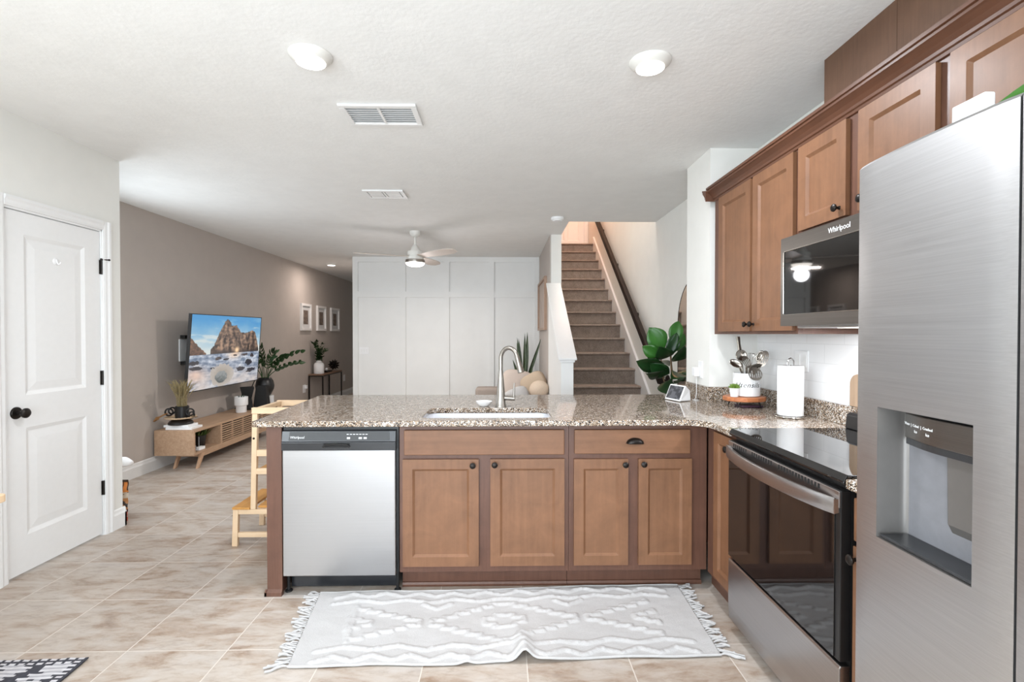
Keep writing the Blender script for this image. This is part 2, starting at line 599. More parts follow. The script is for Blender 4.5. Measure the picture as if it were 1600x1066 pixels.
        return s

    def build(s, name, m, parent=None, bevel=0.0, smooth=False, merge=True, seg=2, recalc=True):
        me = bpy.data.meshes.new(name)
        off = Vector((0, 0, 0))
        q = parent
        while q is not None:
            off += q.location
            q = q.parent
        me.from_pydata([(Vector(p) - off)[:] for p in s.v], [], s.f)
        bm = bmesh.new()
        bm.from_mesh(me)
        if merge:
            bmesh.ops.remove_doubles(bm, verts=bm.verts, dist=1e-5)
        if recalc:
            bmesh.ops.recalc_face_normals(bm, faces=bm.faces)
        bm.to_mesh(me)
        bm.free()
        if smooth:
            for p in me.polygons:
                p.use_smooth = True
            try:
                me.set_sharp_from_angle(angle=math.radians(42))
            except Exception:
                pass
        me.materials.append(m)
        o = bpy.data.objects.new(name, me)
        COL.objects.link(o)
        if parent is not None:
            o.parent = parent
        if bevel:
            b = o.modifiers.new('bevel', 'BEVEL')
            b.width = bevel
            b.segments = seg
            b.limit_method = 'ANGLE'
            b.angle_limit = math.radians(40)
        return o


def tag(o, label, cat, group=None, kind=None):
    o['label'] = label
    o['category'] = cat
    if group: o['group'] = group
    if kind: o['kind'] = kind
    return o


def thing(name, label, cat, loc, group=None):
    o = bpy.data.objects.new(name, None)
    o.empty_display_size = 0.05
    o.location = loc
    COL.objects.link(o)
    return tag(o, label, cat, group)


def struct(o):
    o['kind'] = 'structure'
    return o


def bx(*a):
    return MB().box(*a)


def colour_mesh(o, cols):
    """one colour per face, cols linear rgb"""
    me = o.data
    at_ = me.color_attributes.new('col', 'FLOAT_COLOR', 'CORNER')
    for p in me.polygons:
        c = cols[p.index]
        for li in p.loop_indices:
            at_.data[li].color = (c[0], c[1], c[2], 1)


def grid(name, m, parent, nu, nv, pos, colf=None, smooth=False):
    """grid of nu x nv faces; pos(u,v) in world, colf(u,v) sRGB 0-255"""
    b = MB()
    vs_ = [pos(i / nu, j / nv) for j in range(nv + 1) for i in range(nu + 1)]
    fs = [(j * (nu + 1) + i, j * (nu + 1) + i + 1, (j + 1) * (nu + 1) + i + 1, (j + 1) * (nu + 1) + i) for j in range(nv) for i in range(nu)]
    b.add(vs_, fs)
    o = b.build(name, m, parent, smooth=smooth, merge=False, recalc=False)
    if colf:
        cols = []
        for j in range(nv):
            for i in range(nu):
                c = colf((i + 0.5) / nu, (j + 0.5) / nv)
                cols.append([lin(max(0, min(255, k))) for k in c])
        colour_mesh(o, cols)
    return o


def text(name, body, size, mp, m, parent, shear=0.0, depth=0.0006, space=1.0):
    """lettering laid through mp(u, v, d)"""
    cu = bpy.data.curves.new(name, 'FONT')
    cu.body = body
    cu.size = size
    cu.align_x = 'CENTER'
    cu.align_y = 'CENTER'
    cu.shear = shear
    cu.space_character = space
    cu.extrude = depth / 2
    cu.resolution_u = 3
    o = bpy.data.objects.new(name, cu)
    COL.objects.link(o)
    dg = bpy.context.evaluated_depsgraph_get()
    me = bpy.data.meshes.new_from_object(o.evaluated_get(dg))
    b = MB()
    b.add([mp(v.co.x, v.co.y, v.co.z + depth / 2) for v in me.vertices], [tuple(p.vertices) for p in me.polygons])
    bpy.data.objects.remove(o)
    bpy.data.curves.remove(cu)
    bpy.data.meshes.remove(me)
    return b.build(name, m, parent)


def smoothstep(a, b, x):
    t = max(0.0, min(1.0, (x - a) / (b - a)))
    return t * t * (3 - 2 * t)


def fbm(x, y, z=0.0, o=4):
    return noise.fractal(Vector((x, y, z)), 1.0, 2.0, o)


H = 2.56
XL, XG, XS, XR, XT = -2.68, -3.47, 1.35, 1.666, 1.65
YP = 7.85

# ------------------------------------------------------------------ room shell
struct(bx(-3.7, 1.9, -2.2, 12.0, -0.12, 0.0).build('floor', MT['tile']))
c = MB()
c.box(-3.7, 1.9, -2.2, 5.36, H, H + 0.12)
c.box(-3.7, 0.715, 5.36, 12.0, H, H + 0.12)
struct(c.build('ceiling', MT['ceil']))
# left wall with the pantry door opening
c = MB()
c.box(XL - 0.12, XL, -2.2, -1.6, 0, H)
c.box(XL - 0.12, XL, 0.1, 2.735, 0, H)
c.box(XL - 0.12, XL, -1.6, 0.1, 0, 0.9)  # opening of the added side window
c.box(XL - 0.12, XL, -1.6, 0.1, 2.1, H)
c.box(XL - 0.12, XL, 3.405, 3.56, 0, H)
c.box(XL - 0.12, XL, 2.735, 3.405, 2.05, H)
c.box(XG, XL - 0.12, 3.44, 3.56, 0, H)
struct(c.build('wall_left', MT['wall']))
# taupe living room wall with an added window opening hidden by the pantry corner
c = MB()
c.box(XG - 0.12, XG, 3.44, 3.62, 0, H)
c.box(XG - 0.12, XG, 4.44, 12.0, 0, H)
c.box(XG - 0.12, XG, 3.62, 4.44, 0, 0.78)
c.box(XG - 0.12, XG, 3.62, 4.44, 2.12, H)
struct(c.build('wall_living_left', MT['gray']))
struct(bx(XG - 0.12, -2.33, 11.75, 11.87, 0, H).build('wall_hall_end', MT['wall']))
# board-and-batten wall
c = MB()
c.box(-2.33, 0.60, YP, YP + 0.12, 0, H)
c.box(-2.33, -2.21, YP + 0.12, 11.75, 0, H)
f = YP - 0.030
for a, b in ((-2.33, -2.25), (-1.59, -1.51), (-0.91, -0.83), (-0.21, -0.13), (0.505, 0.585)):
    c.box(a, b, f, YP, 0, H)
xs = (-2.25, -1.59, -1.51, -0.91, -0.83, -0.21, -0.13, 0.505)
for i in range(0, 8, 2):
    for za, zb in ((2.48, H), (1.93, 2.02), (0, 0.14)):
        c.box(xs[i], xs[i + 1], f, YP, za, zb)
struct(c.build('wall_back', MT['panelpaint'], merge=False))
# wall stub at the right end of the peninsula, kitchen wall, stair walls
struct(bx(XS, 1.79, 3.23, 3.635, 0, H).build('wall_stub', MT['wall']))
struct(bx(XR, XR + 0.12, -2.2, 3.23, 0, H).build('wall_right', MT['walltile']))
c = MB()
c.box(XR - 0.004, XR, -2.0, 3.229, 1.40, H - 0.001)
struct(c.build('wall_right_upper', MT['wall']))
struct(bx(XT, XT + 0.14, 3.635, 9.7, 0, 5.3).build('wall_stair_right', MT['wall']))
c = MB()
c.box(0.59, 0.715, 6.05, 9.7, 0, 5.3)
c.box(0.59, 0.715, 5.24, 6.05, H + 0.12, 5.3)
c.box(0.715, XT, 5.24, 5.36, H + 0.12, 5.3)
struct(c.build('wall_stair_left', MT['wall']))
struct(bx(0.577, 0.589, 6.07, YP - 0.017, 0, H - 0.001).build('wall_living_right', MT['gray']))
struct(bx(0.715, XT, 9.56, 9.68, 2.6, 5.3).build('wall_upstairs', MT['wall']))
struct(bx(0.6, XT + 0.1, 5.24, 9.7, 5.3, 5.4).build('ceiling_upstairs', MT['ceil']))
# wall behind the camera with a sliding door opening
c = MB()
c.box(XL, -1.95, -2.2, -2.08, 0, H)
c.box(1.15, XR, -2.2, -2.08, 0, H)
c.box(-1.95, 1.15, -2.2, -2.08, 2.2, H)
struct(c.build('wall_front', MT['wall']))
c = MB()
for x in (-1.95, -0.43, 1.09):
    c.box(x, x + 0.06, -2.18, -2.12, 0, 2.2)
c.box(-1.95, 1.15, -2.18, -2.12, 2.14, 2.2)
c.box(-1.95, 1.15, -2.18, -2.12, 0.0, 0.04)
struct(c.build('window_1', MT['trim'], bevel=0.004))
c = MB()
for y in (-1.6, -0.775, 0.05):
    c.box(XL - 0.1, XL - 0.05, y, y + 0.05, 0.9, 2.1)
for z in (0.9, 2.05):
    c.box(XL - 0.1, XL - 0.05, -1.6, 0.1, z, z + 0.05)
struct(c.build('added_window_3', MT['trim'], bevel=0.004))  # frame of the side window added behind the camera
c = MB()
for y in (3.62, 4.39):
    c.box(XG - 0.1, XG - 0.05, y, y + 0.05, 0.78, 2.12)
for z in (0.78, 1.42, 2.07):
    c.box(XG - 0.1, XG - 0.05, 3.62, 4.44, z, z + 0.05)
struct(c.build('added_window_2', MT['trim'], bevel=0.004))  # frame of the hidden window added for living room light


def base_profile(h=0.135, t=0.016):
    return [(0, 0), (t, 0), (t, h * 0.72), (t * 0.6, h * 0.82), (t * 0.45, h * 0.95), (0.002, h), (0, h)]


pf = base_profile()
c = MB()
c.prism([(XL + p, q) for p, q in pf], 'y', 3.462, 3.576)
c.prism([(XL + p, q) for p, q in pf], 'y', -2.0, 2.68)
c.prism([(3.56 + p, q) for p, q in pf], 'x', XG, XL + 0.016)
struct(c.build('baseboard_left', MT['trim']))
c = MB()
c.prism([(XG + p, q) for p, q in pf], 'y', 3.576, 11.74)
struct(c.build('baseboard_living_left', MT['trim']))

# pantry door -------------------------------------------------------
b = MB()
DY0, DY1 = 2.748, 3.392
rects = [(0.115, 0.525, 0.205, 0.812), (0.115, 0.525, 0.995, 1.9)]
b.panel(lambda u, v, d: (-2.725 + d, DY0 + u, 0.012 + v), DY1 - DY0, 2.022, 0.036, rects, 0.022, 0.009, 0.0045)
door = struct(b.build('door_1', MT['trim']))
door['label'] = 'white two-panel pantry door'
c = MB()  # rose and knob
c.lathe([(0.034, 0), (0.034, 0.004), (0.03, 0.009), (0.012, 0.012), (0.011, 0.034), (0.02, 0.04), (0.0275, 0.05), (0.0275, 0.058), (0.02, 0.066), (0.008, 0.068)], (-2.689, 2.806, 0.915), 24, 'x')
k = c.build('door_knob', MT['bronze'], door, smooth=True)
k['label'] = 'dark bronze door knob'
for z in (1.80, 1.06, 0.32):
    c = MB()
    c.box(-2.690, -2.684, 3.386, 3.402, z - 0.047, z + 0.047)
    c.cyl((-2.681, 3.396, z - 0.048), (-2.681, 3.396, z + 0.048), 0.006, n=10)
    if z > 1.7:
        c.cyl((-2.681, 3.396, z + 0.05), (-2.66, 3.43, z + 0.053), 0.004, n=8)
        c.ball((-2.658, 3.434, z + 0.053), 0.007, n=10, m=8)
        c.cyl((-2.681, 3.396, z + 0.046), (-2.681, 3.396, z + 0.058), 0.006, n=10)
    c.build('hinge', MT['bronze'], door, smooth=True)
c = bx(-2.6895, -2.683, 2.7365, 2.7475, 0.87, 0.965)
c.build('strike_plate', MT['bronze'], door)
# casing and jamb
c = MB()
prof = [(0, 0), (0.008, 0), (0.012, 0.012), (0.012, 0.03), (0.018, 0.042), (0.018, 0.058), (0, 0.058)]
for side in (0, 1):
    if side:
        c.prism([(XL + d, 3.402 + w) for d, w in prof], 'z', 0, 2.108)
    else:
        c.prism([(XL + d, 2.738 - w) for d, w in prof], 'z', 0, 2.108)
c.prism([(XL + d, 2.05 + w) for d, w in prof], 'y', 2.738, 3.402)
c.box(XL - 0.12, XL, 3.396, 3.405, 0, 2.05)
c.box(XL - 0.12, XL, 2.735, 2.7455, 0, 2.05)
c.box(XL - 0.12, XL, 2.735, 3.405, 2.038, 2.05)
struct(c.build('trim_1', MT['trim'], merge=False))

# utility hook on the door
t = thing('adhesive_hook', 'small white adhesive hook on upper door panel', 'hook', (-2.6935, 3.07, 1.79))
b = MB()
b.ball((-2.695, 3.07, 1.79), 0.022, (0.3, 1, 1), n=16)
b.build('base', MT['white_plastic'], t, smooth=True)
b = MB()
b.tube([(-2.690, 3.07, 1.80), (-2.685, 3.07, 1.785), (-2.678, 3.07, 1.773), (-2.668, 3.07, 1.776), (-2.665, 3.07, 1.786)], 0.004, 8)
b.build('hook', MT['white_plastic'], t, smooth=True)

# ------------------------------------------------------------------ stairs
YN0, RUN, RISE = 5.02, 0.2595, 0.1862
XA, XB = 0.716, 1.622
st = thing('staircase', 'carpeted staircase climbing away behind the half wall', 'stairs', (1.17, 5.02, 0))
st['kind'] = 'structure'
for n in range(1, 17):
    y = YN0 + RUN * (n - 1)
    z = RISE * n
    b = MB()
    y1 = y + RUN + 0.03 if n < 16 else y + 0.65
    r = 0.018
    prof = [(y + 0.025, z - RISE), (y + 0.025, z - 0.035)]
    for k in range(5):
        a = PI + (PI / 2) * k / 4 - PI / 2 * 0
        prof.append((y + r + r * math.cos(PI + (-PI / 2) * k / 4), z - r + r * math.sin(PI - (PI / 2) * k / 4)))
    prof += [(y1, z), (y1, z - RISE)]
    b.prism(prof, 'x', XA, XB if n < 16 else XT - 0.001)
    b.build('step', MT['carpet'], st)
b = MB()
sl = RISE / RUN
y0, y1 = 4.86, 9.0
off = 0.16
b.prism([(y0, 0), (y0, 0.2), (y0 + 0.12, (y0 + 0.12 - YN0) * sl + RISE + off), (8.95, (8.95 - YN0) * sl + RISE + off * 0.6), (8.95, 2.6), (6.0, 0.0)], 'x', XB, XT - 0.001)
b.build('skirt_board', MT['trim'], st)

# half wall and its sloping cap
c = MB()
za = lambda y: 1.122 + (y - 4.74) * 0.632
c.prism([(4.74, 0), (4.74, za(4.74)), (6.05, za(6.05)), (6.05, 0)], 'x', 0.558, 0.676)
struct(c.build('wall_half', MT['panelpaint']))
c = MB()
d = 0.026
c.prism([(4.705, za(4.705) + 0.004), (4.70, za(4.70) + d), (6.049, za(6.049) + d), (6.049, za(6.049) + 0.004)], 'x', 0.53, 0.705)
c.prism([(4.725, za(4.725) - 0.03), (4.725, za(4.725) + 0.003), (6.049, za(6.049) + 0.003), (6.049, za(6.049) - 0.03)], 'x', 0.546, 0.689)
struct(c.build('trim_2', MT['trim'], bevel=0.004))

# handrail
ra, rb = Vector((1.575, 4.93, 0.885)), Vector((1.575, 8.9, 3.66))
hr = thing('handrail', 'dark wooden handrail on the wall right of the stairs', 'handrail', (1.575, 4.93, 0.885))
b = MB()
b.beam(ra, rb, 0.055, 0.085)
b.build('rail', MT['railwood'], hr, bevel=0.01)
b = MB()
b.box(1.552, 1.60, 4.905, 4.955, 0.855, 0.915)
b.cyl((1.59, 4.93, 0.885), (1.635, 4.93, 0.885), 0.02, n=14)
b.build('rail_return', MT['railwood'], hr, bevel=0.004)
b = MB()
b.lathe([(0.062, 1.6495), (0.062, 1.642), (0.05, 1.634), (0.03, 1.632)], (0, 4.93, 0.885), 24, 'x')
b.build('rosette', MT['railwood'], hr, smooth=True)
for f_ in (0.28, 0.55, 0.8):
    p = ra.lerp(rb, f_)
    b = MB()
    b.tube([(p.x, p.y, p.z - 0.02), (p.x, p.y, p.z - 0.06), (p.x + 0.03, p.y, p.z - 0.075), (1.648, p.y, p.z - 0.075)], 0.007, 8)
    b.lathe([(0.03, 1.6495), (0.03, 1.643), (0.01, 1.641)], (0, p.y, p.z - 0.075), 16, 'x')
    b.build('bracket', MT['bronze'], hr, smooth=True)

# arched mirror on the stair wall
mr = thing('arched_mirror', 'arched mirror on the stair wall behind the fig plant', 'mirror', (XT - 0.01, 4.24, 0.45))


def arch(r, z0, zc, yc=4.24, n=24):
    return [(yc - r, z0), (yc + r, z0)] + [(yc + r * math.cos(PI * k / n), zc + r * math.sin(PI * k / n)) for k in range(n + 1)]


b = MB()
o_, i_ = arch(0.40, 0.45, 1.44), arch(0.393, 0.457, 1.44)
n_ = len(o_)
vs_ = [(x, p, q) for x in (XT - 0.001, XT - 0.012) for lst in (o_, i_) for p, q in lst]
fs = []
for k in range(n_):
    l = (k + 1) % n_
    fs += [(k, l, n_ * 2 + l, n_ * 2 + k), (n_ + k, n_ + l, n_ * 3 + l, n_ * 3 + k), (n_ * 2 + k, n_ * 2 + l, n_ * 3 + l, n_ * 3 + k), (k, l, n_ + l, n_ + k)]
b.add(vs_, fs)
b.build('frame', MT['bronze'], mr)
b = MB()
b.prism(arch(0.394, 0.456, 1.44), 'x', XT - 0.004, XT - 0.010)
b.build('glass', MT['mirror'], mr)

# upstairs door
b = MB()
b.panel(lambda u, v, d: (0.86 + u, 9.559 - d, 2.985 + v), 0.70, 2.0, 0.03, [(0.1, 0.32, 0.9, 1.85), (0.38, 0.6, 0.9, 1.85), (0.1, 0.32, 0.15, 0.8), (0.38, 0.6, 0.15, 0.8)], 0.02, 0.012)
struct(b.build('door_2', MT['trim']))
c = MB()
c.box(1.565, 1.63, 9.53, 9.559, 2.985, 5.06)
c.box(0.79, 0.855, 9.53, 9.559, 2.985, 5.06)
c.box(0.79, 1.63, 9.53, 9.559, 4.99, 5.06)
struct(c.build('trim_3', MT['trim'], merge=False))

# ------------------------------------------------------------------ ceiling fittings
lamp_labels = ['round recessed ceiling light left of the large vent', 'round recessed ceiling light on the kitchen ceiling near the wall cabinets', 'small recessed ceiling light over the hallway beside the panelled wall']
for i, (x, y) in enumerate(((-0.83, 2.195), (0.655, 2.215), (-2.92, 8.6))):
    t = thing('recessed_light', lamp_labels[i], 'ceiling light', (x, y, H))
    b = MB()
    b.lathe([(0.092, H - 0.0005), (0.092, H - 0.004), (0.086, H - 0.012), (0.072, H - 0.024), (0.062, H - 0.030), (0.062, H - 0.022)], (x, y, 0), 40)
    b.build('trim_ring', MT['fanwhite'], t, smooth=True)
    b = MB()
    b.lathe([(0.0615, H - 0.0305), (0.0615, H - 0.033), (0.05, H - 0.036), (0.02, H - 0.038)], (x, y, 0), 32)
    b.build('lens', MT['lamp_lens'], t, smooth=True)
    area_light('recessed_lamp', (x, y, H - 0.045), (x, y, 0), 0.12, (10, 10, 5)[i], (0.92, 0.95, 1.0) if i < 2 else (1, 0.86, 0.78), disk=True)
# more recessed lamps of the same kitchen, behind the camera
for x in (-1.0,):
    area_light('recessed_lamp', (x, -0.6, H - 0.03), (x, -0.6, 0), 0.12, 9, (0.92, 0.95, 1.0), disk=True)


def vent(x0, x1, y0, y1, label, two):
    t = thing('ceiling_vent', label, 'vent', ((x0 + x1) / 2, (y0 + y1) / 2, H))
    b = MB()
    w = 0.03
    zz = H - 0.001
    for a in ((x0, x1, y0, y0 + w), (x0, x1, y1 - w, y1), (x0, x0 + w, y0 + w, y1 - w), (x1 - w, x1, y0 + w, y1 - w)):
        b.box(a[0], a[1], a[2], a[3], H - 0.014, zz)
    xm = (x0 + x1) / 2
    b.box(xm - 0.008, xm + 0.008, y0 + w, y1 - w, H - 0.013, zz)
    b.build('frame', MT['trim'], t, bevel=0.003, merge=False)
    bx(x0 + w, x1 - w, y0 + w, y1 - w, H - 0.003, H - 0.0005).build('backing', MT['ribbed'], t)
    b = MB()
    n = 8 if not two else 3
    for s_ in ((x0 + w, xm - 0.008), (xm + 0.008, x1 - w)):
        for k in range(n):
            y = y0 + w + (y1 - y0 - 2 * w) * (k + 0.5) / n
            dy = (y1 - y0 - 2 * w) / n * 0.46
            if two:
                b.box(s_[0] + 0.008, s_[1] - 0.008, y - dy, y + dy, H - 0.012, H - 0.006)
            else:
                b.add([(s_[0], y - dy, H - 0.013), (s_[1], y - dy, H - 0.013), (s_[1], y + dy * 1.0, H - 0.005), (s_[0], y + dy, H - 0.005),
                       (s_[0], y - dy, H - 0.0115), (s_[1], y - dy, H - 0.0115), (s_[1], y + dy, H - 0.0035), (s_[0], y + dy, H - 0.0035)],
                      [(0, 1, 2, 3), (4, 7, 6, 5), (0, 4, 5, 1), (2, 6, 7, 3), (1, 5, 6, 2), (0, 3, 7, 4)])
    b.build('louvers', MT['trim'], t)


vent(-0.865, -0.455, 2.64, 2.90, 'large white louvered ceiling vent over the kitchen', False)
vent(-1.172, -0.833, 4.20, 4.44, 'smaller white ceiling vent nearer to the fan', True)

t = thing('smoke_detector', 'white smoke detector on the ceiling by the stairs', 'smoke detector', (0.57, 5.17, H))
b = MB()
b.lathe([(0.066, H - 0.0005), (0.066, H - 0.02), (0.06, H - 0.028)], (0.57, 5.17, 0), 32)
b.build('body', MT['white_plastic'], t, smooth=True)
b = MB()
b.lathe([(0.052, H - 0.0285), (0.05, H - 0.038), (0.03, H - 0.042)], (0.57, 5.17, 0), 32)
b.build('cover', MT['white_plastic'], t, smooth=True)

# ceiling fan
fx, fy = -1.025, 5.9
t = thing('ceiling_fan', 'white three-blade ceiling fan with lit bowl', 'ceiling fan', (fx, fy, H))
b = MB()
b.lathe([(0.066, H - 0.0005), (0.064, H - 0.03), (0.045, H - 0.055), (0.02, H - 0.068)], (fx, fy, 0), 32)
b.build('canopy', MT['fanwhite'], t, smooth=True)
MB().cyl((fx, fy, H - 0.06), (fx, fy, 2.38), 0.013).build('downrod', MT['fanwhite'], t, smooth=True)
b = MB()
b.lathe([(0.018, 2.405), (0.03, 2.39), (0.055, 2.345), (0.062, 2.33), (0.088, 2.325), (0.092, 2.31), (0.092, 2.275), (0.085, 2.27), (0.085, 2.262), (0.1, 2.258), (0.1, 2.225)], (fx, fy, 0), 40)
b.build('motor', MT['fanwhite'], t, smooth=True)
b = MB()
b.lathe([(0.112, 2.226), (0.114, 2.20), (0.112, 2.19)], (fx, fy, 0), 40)
b.build('light_ring', MT['nickel'], t, smooth=True)
b = MB()
b.lathe([(0.110, 2.191), (0.107, 2.178), (0.09, 2.162), (0.055, 2.15), (0.01, 2.146)], (fx, fy, 0), 40)
b.build('light_bowl', MT['fan_lens'], t, smooth=True)
for ang in (203, 318, 75):
    a = math.radians(ang)
    ca, sa = math.cos(a), math.sin(a)
    out = []
    N = 12
    for k in range(N + 1):
        r = 0.085 + (0.69 - 0.085) * k / N
        hw = 0.045 + 0.03 * math.sin(PI * min(1, k / N * 0.8))
        if k > N - 2:
            hw *= (0.85, 0.55)[k - N + 1]
        out.append((r, hw))
    b = MB()
    tl = 0.2
    vs_ = []
    for zz in (0, -0.007):
        for r, hw in out:
            for sgn in (-1, 1):
                w_ = hw * sgn
                zo = 2.268 - w_ * math.sin(tl) + zz
                vs_.append((fx + ca * r - sa * w_, fy + sa * r + ca * w_, zo))
    fs = []
    n2 = 2 * (N + 1)
    for k in range(N):
        p = 2 * k
        fs += [(p, p + 2, p + 3, p + 1), (n2 + p, n2 + p + 1, n2 + p + 3, n2 + p + 2), (p, n2 + p, n2 + p + 2, p + 2), (p + 1, p + 3, n2 + p + 3, n2 + p + 1)]
    fs += [(0, 1, n2 + 1, n2), (n2 - 2, n2 * 2 - 2, n2 * 2 - 1, n2 - 1)]
    b.add(vs_, fs)
    b.build('blade', MT['blade'], t)
area_light('fan_lamp', (fx, fy, 2.14), (fx, fy, 0), 0.2, 14, (1, 0.92, 0.86), disk=True)
point_light('fan_lamp_glow', (fx, fy, 2.06), 2.5, (0.96, 0.95, 1.0), 0.08)

# ------------------------------------------------------------------ kitchen base cabinets
YF = 2.60       # face frame front
TD = 0.02       # door thickness
ZT = 0.884      # underside of the granite


def front_y(x0, z0, y=YF):
    return lambda u, v, d: (x0 + u, y - d, z0 + v)


def front_x(y0, z0, x):
    """faces -X; u runs from far to near"""
    return lambda u, v, d: (x - d, y0 - u, z0 + v)


def cab_door(parent, mp, W, Hh, m, stile=0.05, name='door'):
    b = MB()
    b.panel(mp, W, Hh, TD, [(stile, W - stile, stile, Hh - stile)], 0.012, 0.010)
    return b.build(name, m, parent, bevel=0.0025)


def knob(parent, p, ax):
    """ax: 'y' points toward the camera (-Y), 'x' toward -X"""
    prof = [(0.008, 0), (0.006, 0.004), (0.0055, 0.012), (0.011, 0.017), (0.0155, 0.022), (0.0155, 0.026), (0.011, 0.030), (0.003, 0.032)]
    b = MB()
    b.lathe([(r, -h) for r, h in prof], p, 20, ax)
    o = b.build('knob', MT['bronze'], parent, smooth=True)
    o['label'] = 'dark bronze round knob'
    return o


def cab_box_y(name, label, cat, x0, x1, stiles, rails, toe=True):
    """open-front carcass facing the camera with a face frame"""
    t = thing(name, label, cat, ((x0 + x1) / 2, YF, 0))
    b = MB()
    b.box(x0 + 0.001, x0 + 0.019, YF + 0.02, 3.18, 0.11, ZT - 0.002)
    b.box(x1 - 0.019, x1 - 0.001, YF + 0.02, 3.18, 0.11, ZT - 0.002)
    b.box(x0 + 0.019, x1 - 0.019, YF + 0.02, 3.18, 0.111, 0.13)
    b.box(x0 + 0.019, x1 - 0.019, 3.165, 3.18, 0.13, ZT - 0.002)
    for a, c_ in stiles:
        b.box(a, c_, YF - 0.0006, YF + 0.0195, 0.1095, ZT - 0.0015)
    for a, c_, za_, zb in rails:
        b.box(a, c_, YF, YF + 0.02, za_, zb)
    b.build('body', MT['framewood'], t, merge=False)
    if toe:
        b = MB()
        b.box(x0, x1, YF + 0.075, YF + 0.095, 0, 0.11)
        b.prism([(YF + 0.075, 0), (YF + 0.062, 0), (YF + 0.06, 0.012), (YF + 0.066, 0.022), (YF + 0.075, 0.024)], 'x', x0, x1)
        b.build('toe_kick', MT['framewood'], t, merge=False)
    return t


# end panel at the left of the dishwasher
t = thing('end_panel', 'brown wooden end panel left of the dishwasher', 'cabinet panel', (-1.172, 2.59, 0))
b = MB()
b.box(-1.214, -1.137, 2.585, 2.599, 0.0, ZT - 0.002)
b.build('front_post', MT['framewood'], t)
bx(-1.214, -1.15, 2.5995, 3.199, 0.0, ZT - 0.002).build('side_panel', MT['framewood'], t)
b = MB()
b.prism([(-1.225, 0), (-1.225, 0.02), (-1.214, 0.034), (-1.214, 0.0)], 'y', 2.574, 3.2)
b.prism([(2.574, 0), (2.574, 0.02), (2.585, 0.034), (2.585, 0)], 'x', -1.225, -1.137)
b.build('shoe_moulding', MT['framewood'], t, merge=False)

# back panel of the peninsula
tag(bx(-1.214, 1.34, 3.20, 3.222, 0, ZT - 0.002).build('peninsula_back_panel', MT['framewood']), 'brown back panel of the peninsula facing the living room', 'cabinet panel')

# sink cabinet
t = cab_box_y('sink_base_cabinet', 'brown base cabinet with false drawer front under the sink', 'cabinet', -0.535, 0.345,
              [(-0.535, -0.49), (0.30, 0.345), (-0.15, -0.04)], [(-0.49, 0.30, 0.83, ZT - 0.002), (-0.49, 0.30, 0.69, 0.735), (-0.49, 0.30, 0.11, 0.16)])
b = MB()
b.panel(front_y(-0.509, 0.725), 0.831, 0.130, TD, [], 0, 0)
b.build('false_drawer_front', MT['doorwood_h'], t, bevel=0.004)
d1 = cab_door(t, front_y(-0.516, 0.145), 0.393, 0.558, MT['doorwood'])
knob(d1, (-0.153, YF - TD, 0.675), 'y')
d2 = cab_door(t, front_y(-0.063, 0.145), 0.386, 0.558, MT['doorwood'])
knob(d2, (-0.040, YF - TD, 0.678), 'y')

# drawer cabinet and corner filler
t = cab_box_y('drawer_base_cabinet', 'brown base cabinet with one drawer over two doors', 'cabinet', 0.347, 1.075,
              [(0.347, 0.40), (0.955, 1.075), (0.63, 0.735)], [(0.40, 0.955, 0.83, ZT - 0.002), (0.40, 0.955, 0.69, 0.735), (0.40, 0.955, 0.11, 0.16)])
b = MB()
b.panel(front_y(0.375, 0.728), 0.607, 0.126, TD, [], 0, 0)
dr = b.build('drawer', MT['doorwood_h'], t, bevel=0.004)
# cup pull
b = MB()
N = 14
vs_, fs = [], []
for j in range(7):
    th = (PI / 2) * j / 6
    for i in range(N + 1):
        ph = PI * i / N
        x = 0.046 * math.cos(ph) * (1.0 if j == 0 else math.cos(th) ** 0.35)
        zz = 0.030 * math.sin(ph) * math.cos(th) ** 0.5
        vs_.append((0.690 + x, YF - TD - 0.026 * math.sin(th), 0.783 + zz))
for j in range(6):
    for i in range(N):
        a = j * (N + 1) + i
        fs.append((a, a + 1, a + N + 2, a + N + 1))
b.add(vs_, fs)
o = b.build('cup_pull', MT['bronze'], dr, smooth=True)
o.modifiers.new('solid', 'SOLIDIFY').thickness = 0.003
o['label'] = 'dark bronze cup pull'
d3 = cab_door(t, front_y(0.372, 0.145), 0.284, 0.556, MT['doorwood'])
knob(d3, (0.637, YF - TD, 0.675), 'y')
d4 = cab_door(t, front_y(0.71, 0.145), 0.280, 0.556, MT['doorwood'])
knob(d4, (0.733, YF - TD, 0.677), 'y')

# narrow cabinet of the right run between corner and range
XFR = 1.075
t = thing('narrow_base_cabinet', 'narrow brown base cabinet between the corner and the range', 'cabinet', (XFR, 2.4, 0))
b = MB()
b.box(XFR + 0.02, 1.66, 2.256, 2.60, 0.11, ZT - 0.002)
b.box(XFR, XFR + 0.02, 2.256, 2.275, 0.11, ZT - 0.002)
b.box(XFR, XFR + 0.02, 2.46, 2.579, 0.11, ZT - 0.002)
b.box(XFR, XFR + 0.02, 2.275, 2.46, 0.11, 0.15)
b.box(XFR, XFR + 0.02, 2.275, 2.46, 0.86, ZT - 0.002)
b.build('body', MT['framewood'], t, merge=False)
b = bx(XFR + 0.06, XFR + 0.08, 2.256, 2.67, 0, 0.11)
b.build('toe_kick', MT['framewood'], t)
dn = cab_door(t, front_x(2.468, 0.142, XFR), 0.205, 0.725, MT['doorwood'], 0.048)
knob(dn, (XFR - TD, 2.292, 0.815), 'x')

